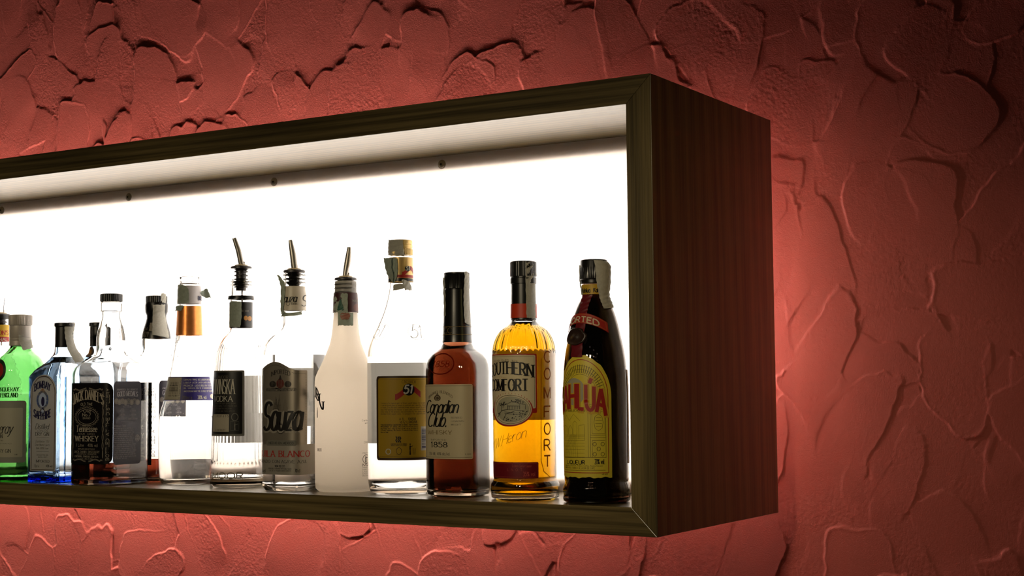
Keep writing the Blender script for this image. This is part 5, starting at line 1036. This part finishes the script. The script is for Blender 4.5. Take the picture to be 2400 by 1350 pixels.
def bottle(key,name,label,cat,group,gm,lm,mod=None,wall=.0024,bottom=.007,n=96,opaque=False):
    d=DATA[key];f=Form(d['prof'],tuple(d['sec']));root=thing(name,label,cat,tuple(d['loc']),group)
    top=d['prof'][-1][0]
    # dense heights
    hs=[];pr=d['prof']
    for a,b in zip(pr,pr[1:]):
        k=max(1,int(math.hypot(b[0]-a[0],b[1]-a[1])/.0022)) if mod else max(1,int(math.hypot(b[0]-a[0],b[1]-a[1])/.0045))
        if mod: k=min(k,110)
        hs+=[a[0]+(b[0]-a[0])*i/k for i in range(k)]
    hs.append(top)
    def R(ph,h,t=0):
        r=f.r(ph,h)-t
        if mod and t==0: r-=mod(ph,h,d)
        return max(.0015,r)
    vs=[];fs=[];rings=[]
    def ring(h,t,sc=1,dz=0):
        b=len(vs)
        for i in range(n):
            ph=2*math.pi*i/n;q=R(ph,h,t)*sc;vs.append((q*math.sin(ph),-q*math.cos(ph),h+dz))
        rings.append(b)
    ring(0,0,.55,.0028);ring(0,0,.85,.0008);ring(0,0,.96,.0)
    for h in hs: ring(h,0)
    ring(top,wall*.5,1,.0006)
    ih=[h for h in hs if h>bottom][::-1]
    for h in ih: ring(h,wall)
    ring(bottom,wall+.002,1,.0);ring(bottom,wall+.008,1,-.0012);ring(bottom,wall,.45,-.0005)
    for a,b in zip(rings,rings[1:]):
        for i in range(n): k=(i+1)%n;fs.append((a+i,a+k,b+k,b+i))
    vs.append((0,0,.0034));vs.append((0,0,bottom))
    a,b=len(vs)-2,len(vs)-1
    for i in range(n):
        k=(i+1)%n;fs.append((a,rings[0]+k,rings[0]+i));fs.append((b,rings[-1]+i,rings[-1]+k))
    mb=MB();mb.add(vs,fs,gm);mb.build('glass_body',root,angle=38)
    if lm and 'level' in d:
        lv=d['level'];rows=[(bottom-.0002,)];mb=MB();vs=[];fs=[];o=.00025
        LH=[bottom-.0012]+[h for h in hs if bottom<h<lv-.002]+[lv-.0008,lv]
        for j,h in enumerate(LH):
            t=wall-o+(.0075 if j==0 else 0)+(.0 if j<len(LH)-1 else -.0)
            for i in range(n):
                ph=2*math.pi*i/n;q=R(ph,max(h,.001),t);vs.append((q*math.sin(ph),-q*math.cos(ph),h))
        for j in range(len(LH)-1):
            for i in range(n): k=(i+1)%n;fs.append((j*n+i,j*n+k,(j+1)*n+k,(j+1)*n+i))
        vs.append((0,0,LH[0]));vs.append((0,0,lv))
        for i in range(n):
            k=(i+1)%n;fs.append((len(vs)-2,k,i));fs.append((len(vs)-1,(len(LH)-1)*n+i,(len(LH)-1)*n+k))
        mb.add(vs,fs,lm);mb.build('liquid',root,angle=38)
    # labels, lettering, strips
    cur=None;sk=None;rb=None;idx=0
    def flush():
        if cur is None: return
        q=MB()
        if sk.mb.v: q.v=sk.mb.v;q.f=sk.mb.f;q.m=sk.mb.m;q.mats=sk.mb.mats
        for r_ in rb:
            for mi,mm in enumerate(r_.mats):
                q.add(r_.v,r_.f,mm)
        if q.v: q.build(cur[0],root,label=cur[1])
    for it in d['items']:
        if it[0]=='part':
            flush();cur=(it[1],it[2]);sk=Skin(f);rb=[]
        elif it[0]=='ribbon': idx+=1;rb.append(ribbon(it[2],MT[it[1]],'strip',root,seed=idx+len(key)))
        else: sk.item(it)
    flush()
    root['tmp']=0;del root['tmp']
    return root,f,d
def rib(n,amp): return lambda ph,z,r,j: r+amp*math.cos(n*ph)
def cap(root,rows,mat,name='cap',n=96,rf=None,label=None,parent=None):
    mb=MB();mb.lathe(rows,mat,n,rf=rf);return mb.build(name,parent or root,angle=35,label=label)
def shell(root,f,z0,z1,off,mat,name,label=None,lip=0):
    # sleeve over the neck from z0 to z1
    k=max(2,int((z1-z0)/.004));rows=[(z0,pinterp(f.prof,z0,1)+.0002)]
    for i in range(k+1):
        z=z0+(z1-z0)*i/k;rows.append((z,pinterp(f.prof,z,1)+off))
    rows.append((z1,pinterp(f.prof,z1,1)+.0002))
    mb=MB();mb.lathe(rows,mat,64,close=False);return mb.build(name,root,angle=35,label=label)
def pourer(root,d,zc,lean,spoutmat='steel',body=True,tip=.044):
    # stopper with fins down the neck, flange, cream washer and a bent tapering spout
    a=d['phic'];rt=Vector((math.cos(a),math.sin(a),0))
    mb=MB();rows=[(zc-.034,.0075)]
    for i in range(5): z=zc-.030+i*.0058;rows+=[(z,.0078),(z+.0006,.0104),(z+.0022,.0104),(z+.003,.0078)]
    rows+=[(zc-.001,.0115),(zc-.0006,.0158),(zc+.0016,.0158),(zc+.003,.0140),(zc+.0036,.0095)]
    mb.lathe(rows,MT['rubber'],40)
    p=mb.build('pourer',root,angle=35,label='black rubber pourer stopper')
    mb=MB();mb.lathe([(zc+.0034,.0100),(zc+.0046,.0098),(zc+.0056,.0070),(zc+.0060,.004)],MT['plastic'],32)
    mb.build('washer',p,angle=35)
    pts=[];rs=[]
    for (q,z,r) in lean: pts.append(tuple(rt*q+Vector((0,0,zc+z))));rs.append(r)
    # smooth
    P=[];Q=[];m=len(pts)
    for i in range(m-1):
        for k in range(5):
            t=k/5;aa,bb,cc,dd=[Vector(pts[max(0,min(m-1,i+e))]) for e in(-1,0,1,2)]
            P.append(tuple(.5*((2*bb)+(cc-aa)*t+(2*aa-5*bb+4*cc-dd)*t*t+(3*bb-aa-3*cc+dd)*t**3)));Q.append(rs[i]+(rs[i+1]-rs[i])*t)
    P.append(pts[-1]);Q.append(rs[-1])
    mb=MB();mb.tube(P,Q,MT[spoutmat],18,.85,side=tuple(rt));mb.build('spout',p,angle=50,label='bent metal spout' if spoutmat=='steel' else 'clear spout')
    mb=MB();mb.tube([(0.002,0,zc-.030),(0.002,0,zc-.052)],[.0012,.0012],MT['steel'],8);mb.build('air_tube',p)
    mb=MB();mb.tube([tuple(rt*.004+Vector((0,0,zc+.004))),tuple(rt*.0045+Vector((0,0,zc+.010)))],[.0016,.0009],MT['steel'],8);mb.build('air_vent',p)
GR='liquor bottles standing on the backlit shelf'
def pm(d,k): return d['z'][k]
# gin, mostly outside the left edge
r,f,d=bottle('gordons','liquor_bottle','clear bottle with yellow neck label cut off by the left edge, behind the green bottle','bottle',GR,CLEAR,SPIRIT)
z=pm(d,'capbot')
pourer(r,d,z+.006,[(0,0.004,.0045),(.001,.02,.0042),(.003,.032,.0036)],spoutmat='clearspout')
cap(r,[(z-.0002,.0135),(z+.0002,.0148),(z+.0068,.0148),(z+.0074,.0135)],MT['blackcap'],'collar')
r,f,d=bottle('tanqueray','liquor_bottle','green glass gin bottle with ridged silver cap, leftmost large bottle','bottle',GR,GREEN,SPIRIT,wall=.003,
  mod=lambda ph,h,d:0 if not (d['level']+.001<h<d['level']+.0035) else .0008)
z0,z1,z2=pm(d,'colbot'),pm(d,'capbot'),pm(d,'captop');rr=.0178
cap(r,[(z1,rr),(z1+.001,rr+.0006),(z2-.0016,rr+.0006),(z2-.0004,rr-.0004),(z2,rr-.002)],MT['ridgedgrey'],n=192,rf=lambda ph,z,r_,j:r_+(.00028*math.cos(48*ph) if j in(1,2) else 0))
cap(r,[(z0,rr-.0012),(z0+.001,rr-.0004),(z0+.008,rr-.0004),(z0+.0085,rr-.001),(z0+.0095,rr-.0004),(z0+.012,rr-.0004),(z0+.0125,rr-.001),(z0+.0135,rr-.0004),(z1-.0005,rr-.0004)],MT['ridgedgrey'],'neck_band')
def bomb(key,label):
    r,f,d=bottle(key,'liquor_bottle',label,'bottle',GR,BLUEG,SPIRIT,wall=.003,bottom=.011,n=144)
    z0,z1,z2=pm(d,'colbot'),pm(d,'capbot'),pm(d,'captop');q=.0142
    cap(r,[(z0,q-.0005),(z0+.0006,q),(z1-.003,q),(z1-.0022,q+.0006)],MT['blackcap'],'neck_band')
    cap(r,[(z1-.002,q+.001),(z1-.0012,q+.0016),(z2-.0008,q+.0016),(z2,q+.0006)],MT['blackcap'])
bomb('bombay','pale blue glass gin bottle with grey arched label, left of the black-labelled whiskey')
bomb('bombay2','blue gin bottle mostly hidden behind the front black-labelled whiskey bottle')
def jackmod(ph,h,d):
    return 0
def jackneck(f,d):
    pass
def jack(key,label,wrap):
    z2,z1,z3=[DATA[key]['z'][k] for k in('captop','capbot','necktop')]
    zn=z3-.062
    def mod(ph,h,d):
        # flutes up the neck
        a=max(0,min(1,(h-zn)/.006))*max(0,min(1,(z3-.020-h)/.006));return .0011*a*(1+math.cos(8*ph))/2
    r,f,d=bottle(key,'liquor_bottle',label,'bottle',GR,CLEAR,WHISKY,mod=mod,wall=.003,bottom=.008,n=144)
    q=.0168
    cap(r,[(z1+.0002,q-.0006),(z1+.001,q+.0002),(z2-.001,q+.0002),(z2,q-.001)],MT['blackcap'],rf=lambda ph,z,r_,j:r_+(.0002*math.cos(40*ph) if j in(1,2) else 0),n=160)
jack('jack','square clear whiskey bottle with black label and bare glass neck, nearly empty',0)
jack('jack2','second black-labelled whiskey bottle with black neck wrap, behind the first',1)
# orange liqueur
def bolsmod(ph,h,d):
    z=d['z']
    if z['r0']<h<z['r1']: return .0006*(1+math.cos((h-z['r0'])/.0042*6.283))/2
    if z['th0']<h<z['th1']: return .0014*(1+math.cos((h-z['th0'])/.0045*6.283))/2
    return 0
r,f,d=bottle('bols','liquor_bottle','open clear cone-shaped bottle with purple band and copper neck foil','bottle',GR,CLEAR,SPIRIT,mod=bolsmod,wall=.0028,bottom=.008)
def vodmod(ph,h,d):
    z=d['z']
    if z['r0']<h<z['r1']+.01:
        a=min(1,(h-z['r0'])/.004,(z['r1']+.01-h)/.006);return .0008*max(0,a)*(1+math.cos(44*ph))/2
    return 0
r,f,d=bottle('vodka','liquor_bottle','fluted clear vodka bottle with black label and metal pour spout','bottle',GR,CLEAR,SPIRIT,mod=vodmod,wall=.003,bottom=.013,n=264)
z=pm(d,'capbot');ztop=d['prof'][-1][0]
pourer(r,d,z+.0015,[(.001,.003,.0042),(-.001,.012,.0042),(-.004,.026,.0040),(-.008,.038,.0036),(-.0105,.0455,.0030)])
for q in (.003,.0075): cap(r,[(ztop-q-.0025,.0152),(ztop-q-.002,.0162),(ztop-q-.0005,.0162),(ztop-q,.0152)],CLEAR,'glass_ring')
r,f,d=bottle('sauza','liquor_bottle','clear tequila bottle with silver arched label and leaning metal spout','bottle',GR,CLEAR,SPIRIT,wall=.003,bottom=.008,n=144)
z=pm(d,'capbot')
pourer(r,d,z+.0008,[(.001,.003,.0046),(.000,.010,.0048),(-.002,.026,.0046),(-.0045,.040,.0034),(-.0055,.0465,.0026)])
for q in (.002,.008,.013): cap(r,[(d['prof'][-1][0]-q-.0025,.0155),(d['prof'][-1][0]-q-.002,.0167),(d['prof'][-1][0]-q-.0005,.0167),(d['prof'][-1][0]-q,.0155)],CLEAR,'glass_ring')
r,f,d=bottle('malibu','liquor_bottle','opaque white rum bottle with metal pour spout','bottle',GR,WHITEG,None,wall=.003)
z=pm(d,'capbot')
pourer(r,d,z+.0008,[(-.001,.003,.0034),(.0005,.012,.0040),(.003,.026,.0046),(.0045,.038,.0036),(.0052,.0465,.0026)])
r.children[0].name='glass_body'
for q in (.001,.0065,.012): cap(r,[(z-.004-q-.0025,.0148),(z-.004-q-.002,.0162),(z-.004-q-.0005,.0162),(z-.004-q,.0148)],CLEAR,'glass_ring')
r,f,d=bottle('cachaca','liquor_bottle','tall clear sugar-cane spirit bottle with mustard yellow label and gold cap','bottle',GR,CLEAR,SPIRIT,wall=.0028,bottom=.009)
z1,z2,zr=pm(d,'capbot'),pm(d,'captop'),pm(d,'ribs');q=.0166
cap(r,[(z1,q-.0004),(z1+.0006,q+.0002),(zr,q+.0002),(zr+.0006,q-.0004),(zr+.0016,q-.0004),(zr+.0022,q+.0002),(z2-.007,q+.0002),(z2-.0064,q-.0004),(z2-.0054,q-.0004),(z2-.0048,q+.0002),(z2-.001,q),(z2,q-.0012)],MT['goldribbed'],n=160,rf=lambda ph,z_,r_,j:r_+(.00025*math.cos(50*ph) if j in(1,2) else 0))
r,f,d=bottle('canadian','liquor_bottle','dark red-brown whisky bottle with cream label and black foil neck','bottle',GR,CLEAR,WHISKY2,wall=.003,n=144)
zf,z1,z2=pm(d,'foil'),pm(d,'capbot'),pm(d,'captop')
shell(r,f,zf,z1,.0006,MT['blackcap'],'neck_foil','black foil sleeve on the neck')
q=.0168
cap(r,[(z1,q+.0002),(z1+.0004,q-.0004),(z1+.0012,q-.0004),(z1+.0018,q+.0002),(z2-.003,q),(z2-.002,q+.0006),(z2-.0006,q+.0004),(z2,q-.001)],MT['blackcap'],n=160,rf=lambda ph,z_,r_,j:r_+(.0002*math.cos(44*ph) if j in(3,4) else 0))
def socomod(ph,h,d):
    a0,a1=d['z']['f0'],d['z']['f1']
    if a0-.002<h<a1:
        a=min(1,(h-a0+.002)/.004,(a1-h)/.004);return .0013*max(0,a)*(1+math.cos(34*ph))/2
    return 0
r,f,d=bottle('southern','liquor_bottle','bright amber liqueur bottle with fluted shoulder and oval farm picture label','bottle',GR,CLEAR,AMBER,mod=socomod,wall=.003,bottom=.008,n=204)
zf,z1,z2,zg=pm(d,'foil'),pm(d,'capbot'),pm(d,'captop'),pm(d,'groove')
shell(r,f,zf,z1,.0006,MT['blackcap'],'neck_wrap','black foil sleeve on the neck')
q=.0164
cap(r,[(z1,q+.0002),(z1+.0006,q+.0008),(zg-.0016,q+.0008),(zg-.0008,q+.0002),(zg+.0004,q+.0002),(zg+.001,q+.0008),(z2-.0012,q+.0006),(z2,q-.0008)],MT['blackcap'],n=160,rf=lambda ph,z_,r_,j:r_+(.0002*math.cos(44*ph) if j in(5,6) else 0))
def kahmod(ph,h,d):
    if .008<h<.026: return .0009*(1+math.cos((h-.008)/.006*6.283))/2*(1-.3*math.cos(40*ph))
    return 0
r,f,d=bottle('kahlua','liquor_bottle','near-black coffee liqueur bottle with yellow arched label, nearest the cabinet end','bottle',GR,BROWNG,COFFEE,mod=kahmod,wall=.003,n=160)
z1,z2,zg=pm(d,'capbot'),pm(d,'captop'),pm(d,'ring');q=.0172
cap(r,[(z1,q-.0002),(z1+.0006,q+.0004),(z1+.014,q+.0004),(z1+.015,q),(z2-.002,q),(z2-.0006,q-.0006),(z2,q-.002)],MT['blackcap'],n=160,rf=lambda ph,z_,r_,j:r_+(.00025*math.cos(44*ph) if j in(1,2) else 0))
cap(r,[(zg,q-.001),(zg+.001,q+.0002),(z1-.0012,q+.0002),(z1-.0004,q-.0006)],MT['blackcap'],'cap_ring')
# ---------------------------------------------------------------- cabinet
cab=thing('wall_cabinet','long open brown wooden box shelf with a glowing white back on the red wall','shelf',(0,0,0))
def prism(poly,y0,y1,mat,name,label=None):
    n=len(poly);mb=MB()
    mb.add([(x,y0,z) for x,z in poly]+[(x,y1,z) for x,z in poly],[tuple(range(n)),tuple(range(2*n-1,n-1,-1))]+[(i,n+i,n+(i+1)%n,(i+1)%n) for i in range(n)],mat)
    o=mb.build(name,cab,smooth=False,label=label)
    b=o.modifiers.new('edge','BEVEL');b.width=.0007;b.segments=2;return o
e=.00012
prism([(XL+e,H),(XL+T+e,H-T),(-T-e,H-T),(-e,H)],0,D,woodx,'top_board')
prism([(XL+e,0),(-e,0),(-T-e,T),(XL+T+e,T)],0,D,woodx,'bottom_board')
prism([(0,e),(0,H-e),(-T,H-T-e),(-T,T+e)],0,D,woodz,'side_board')
prism([(XL,e),(XL+T,T+e),(XL+T,H-T-e),(XL,H-e)],0,D,woodz,'side_board')
DIFF=pbr('opal acrylic',(.82,.80,.78,1),.25,trans=.72,tcol=(.95,.93,.92,1),spec=.3)
mb=MB();mb.box((XL+T+.0005,PN,T+.0003),(-T-.0005,PN+.003,H-T-.0008),DIFF);mb.build('diffuser_panel',cab,smooth=False,label='glowing white diffuser panel')
BAT=pbr('pine batten',(.62,.36,.16,1),.6)
for z0,z1 in((T,T+.016),(H-T-.021,H-T)):
    mb=MB();mb.box((XL+T,PN+.0034,z0),(-T,PN+.024,z1),BAT);mb.build('batten',cab,smooth=False)
mb=MB();mb.box((XL+T,.285,T),(-T,.297,H-T),pbr('white lacquer',(.8,.8,.8,1),.5));mb.build('light_block_board',cab,smooth=False)  # unseen board, added to keep the tube's light off the diffuser
LB=emis('light board',(1,.945,.86,1),LP)
mb=MB();mb.box((XL+.10,.262,T+.040),(-T-.006,.270,H-T-.044),LB);mb.build('light_board',cab,smooth=False)
SCR=pbr('zinc screw',(.42,.37,.31,1),.35,metal=.6)
# screws holding the diffuser
SX=-.43884;SD=.320101;SZ=.50288
base=None
for k in range(6):
    if k==0:
        mb=MB();rows=[(0,.0055),(.0006,.0058),(.0016,.0052),(.0024,.0036),(.0026,.0020)]
        mb.lathe(rows,SCR,24)
        mb.lathe([(.0,.0068),(.0003,.0068),(.0004,.0056)],SCR,24)
        mb.lathe([(.0026,.0018),(.0028,.0017)],MT['rubber'],6)
        s=mb.build('screw',cab,angle=40,label='small round screw head');s.rotation_euler=(math.pi/2,0,0);base=s
    else: s=base.copy();C.objects.link(s);s.parent=cab
    s.location=(SX-k*SD,PN,SZ)
# ---------------------------------------------------------------- wall with trowelled plaster
GS=.0014
xs=np.concatenate([np.linspace(-4.5,-2.05,40,endpoint=False),np.arange(-2.05,.46,GS),np.linspace(.46,2.6,30)])
zs=np.concatenate([np.linspace(-1.2,-.52,20,endpoint=False),np.arange(-.52,1.18,GS),np.linspace(1.18,2.2,20)])
gx=np.arange(-2.08,.50,GS);gz=np.arange(-.55,1.21,GS)
rng=np.random.RandomState(11)
def smooth(n0,n1,cell,rs):
    a=rs.rand(n0//cell+4,n1//cell+4);i=np.arange(n0)/cell;j=np.arange(n1)/cell
    i0=i.astype(int);j0=j.astype(int);fi=(i-i0);fj=(j-j0);fi=(fi*fi*(3-2*fi))[:,None];fj=(fj*fj*(3-2*fj))[None,:]
    A_=a[i0][:,j0];B_=a[i0+1][:,j0];C_=a[i0][:,j0+1];D_=a[i0+1][:,j0+1]
    return A_*(1-fi)*(1-fj)+B_*fi*(1-fj)+C_*(1-fi)*fj+D_*fi*fj
nz,nx=len(gz),len(gx)
hm=(smooth(nz,nx,77,rng)-.5)*.0016
rough=np.full((nz,nx),.5)
wob=smooth(nz,nx,9,rng)-.5;wob2=smooth(nz,nx,28,rng)-.5;jag=rng.rand(nz,nx)-.5
jag=(jag+np.roll(jag,1,0)+np.roll(jag,1,1)+np.roll(jag,-1,0))/2
NS=900
for q in range(NS):
    cx=rng.uniform(gx[0],gx[-1]);cz=rng.uniform(gz[0],gz[-1])
    L_=rng.uniform(.045,.105);W_=rng.uniform(.032,.062)*(1 if rng.rand()<.8 else 1.3)
    th=rng.normal(.12+.35*max(0,cx),.48);th=th+(rng.uniform(1.2,5) if rng.rand()<.13 else 0)
    e_=max(L_,W_)*1.25;i0=max(0,int((cz-e_-gz[0])/GS));i1=min(nz,int((cz+e_-gz[0])/GS)+1)
    j0=max(0,int((cx-e_-gx[0])/GS));j1=min(nx,int((cx+e_-gx[0])/GS)+1)
    if i1-i0<6 or j1-j0<6: continue
    X_,Z_=np.meshgrid(gx[j0:j1]-cx,gz[i0:i1]-cz)
    a=X_*math.sin(th)+Z_*math.cos(th);b=X_*math.cos(th)-Z_*math.sin(th)
    b=b+rng.uniform(-2.5,2.5)*a*a                       # curved stroke
    a_=a/L_;wd_=W_*(1-rng.uniform(0,.45)*(a_+1)/2)     # tapering fan
    n_=rng.uniform(2.2,6)
    rr_=(np.abs(a_)**n_+np.abs(b/wd_)**n_)**(1/n_)
    d_=(1-rr_)*min(L_,W_)+wob[i0:i1,j0:j1]*.005+wob2[i0:i1,j0:j1]*.012+jag[i0:i1,j0:j1]*.0009
    fd=np.clip((a_+1.02)/.75,0,1);m=fd*fd*(3-2*fd)/(1+np.exp(-np.clip(d_/.0004,-30,30)))
    sub=hm[i0:i1,j0:j1];ins=d_>0
    if ins.sum()<20: continue
    mean=sub[ins].mean()
    thick=rng.uniform(.0001,.0013)
    tilt=rng.uniform(-.0002,.0010)
    tgt=mean+thick*.45+tilt*a_+(sub-mean)*.12+rng.uniform(-.0010,.0010)*(b/W_)
    lip=rng.uniform(.0,.0007)*np.exp(-((d_-.0014)/.0013)**2)*(.5+.5*np.tanh(3*(a_*rng.choice([-1,1,1])+rng.uniform(-.3,.8))))
    new=tgt+lip
    hm[i0:i1,j0:j1]=sub*(1-m)+new*m
    rg=rng.choice([.10,.18,.30,.55],p=[.35,.3,.2,.15]);rs_=rough[i0:i1,j0:j1];rough[i0:i1,j0:j1]=np.maximum(rs_*(1-m)+rg*m,.75*np.exp(-((d_+.002)/.005)**2)*(m>.02 if rg>.25 else m>2))
fine=(rng.rand(nz,nx)-.5);fine=(fine+np.roll(fine,1,0)+np.roll(fine,1,1))/1.7
hm+=fine*.00075*rough*(.4+1.2*smooth(nz,nx,30,rng))
hm-=hm.mean();hm=np.clip(hm,-.006,.0085)
def samp(zz,xx):
    zi=np.clip((zz-gz[0])/GS,0,nz-1.001);xi=np.clip((xx-gx[0])/GS,0,nx-1.001)
    z0=zi.astype(int);x0=xi.astype(int);fz=(zi-z0)[:,None];fx=(xi-x0)[None,:]
    return hm[z0][:,x0]*(1-fz)*(1-fx)+hm[z0+1][:,x0]*fz*(1-fx)+hm[z0][:,x0+1]*(1-fz)*fx+hm[z0+1][:,x0+1]*fz*fx
HH=samp(zs,xs);XX,ZZ=np.meshgrid(xs,zs);nX=len(xs);nZ=len(zs)
co=np.stack([XX,WY-HH,ZZ],-1).reshape(-1,3).astype(np.float32)
I,J=np.meshgrid(np.arange(nX-1),np.arange(nZ-1));q0=(J*nX+I).ravel()
quads=np.stack([q0,q0+1,q0+nX+1,q0+nX],1).astype(np.int32)
me=bpy.data.meshes.new('wall_back');me.vertices.add(len(co));me.vertices.foreach_set('co',co.ravel())
me.loops.add(quads.size);me.loops.foreach_set('vertex_index',quads.ravel())
me.polygons.add(len(quads));me.polygons.foreach_set('loop_start',np.arange(0,quads.size,4,dtype=np.int32));me.polygons.foreach_set('loop_total',np.full(len(quads),4,dtype=np.int32))
me.update(calc_edges=True);me.polygons.foreach_set('use_smooth',np.ones(len(quads),dtype=bool))
m,nt,out=newmat('red plaster');b=nt.nodes.new('ShaderNodeBsdfPrincipled');nt.links.new(b.outputs[0],out.inputs[0])
b.inputs['Roughness'].default_value=.62;b.inputs['Specular IOR Level'].default_value=.25
tc=nt.nodes.new('ShaderNodeTexCoord');n1=nt.nodes.new('ShaderNodeTexNoise');n1.inputs['Scale'].default_value=7;n1.inputs['Detail'].default_value=5
mx=nt.nodes.new('ShaderNodeMix');mx.data_type='RGBA';mx.inputs[6].default_value=(.45,.083,.062,1);mx.inputs[7].default_value=(.53,.112,.086,1)
nt.links.new(tc.outputs['Object'],n1.inputs['Vector']);nt.links.new(n1.outputs['Fac'],mx.inputs[0]);nt.links.new(mx.outputs[2],b.inputs['Base Color'])
n2=nt.nodes.new('ShaderNodeTexNoise');n2.inputs['Scale'].default_value=560;n2.inputs['Detail'].default_value=3
bp=nt.nodes.new('ShaderNodeBump');bp.inputs['Strength'].default_value=.38;bp.inputs['Distance'].default_value=.001
nt.links.new(tc.outputs['Object'],n2.inputs['Vector']);nt.links.new(n2.outputs['Fac'],bp.inputs['Height']);nt.links.new(bp.outputs[0],b.inputs['Normal'])
me.materials.append(m)
wo=bpy.data.objects.new('wall_back',me);C.objects.link(wo);wo['kind']='structure'
# ---------------------------------------------------------------- tube lamp hidden between cabinet and wall
TUBE=emis('tube glow',(1,.90,.80,1),LT)
lamp=thing('tube_lamp','fluorescent tube behind the cabinet lighting the red wall','lamp',(0,0,0))
mb=MB();mb.tube([(XL+.2,.405,.275),(-.46,.405,.275)],[.008,.008],TUBE,12,side=(0,0,1));mb.build('tube',lamp)
mb=MB();mb.tube([(-.23,.405,.18),(-.23,.405,.37)],[.0034,.0034],TUBE,12);mb.build('tube',lamp)
mb=MB();mb.box((XL+.2,.382,.26),(-.16,.394,.29),pbr('white holder',(.8,.8,.8,1),.5));mb.build('holder',lamp,smooth=False)
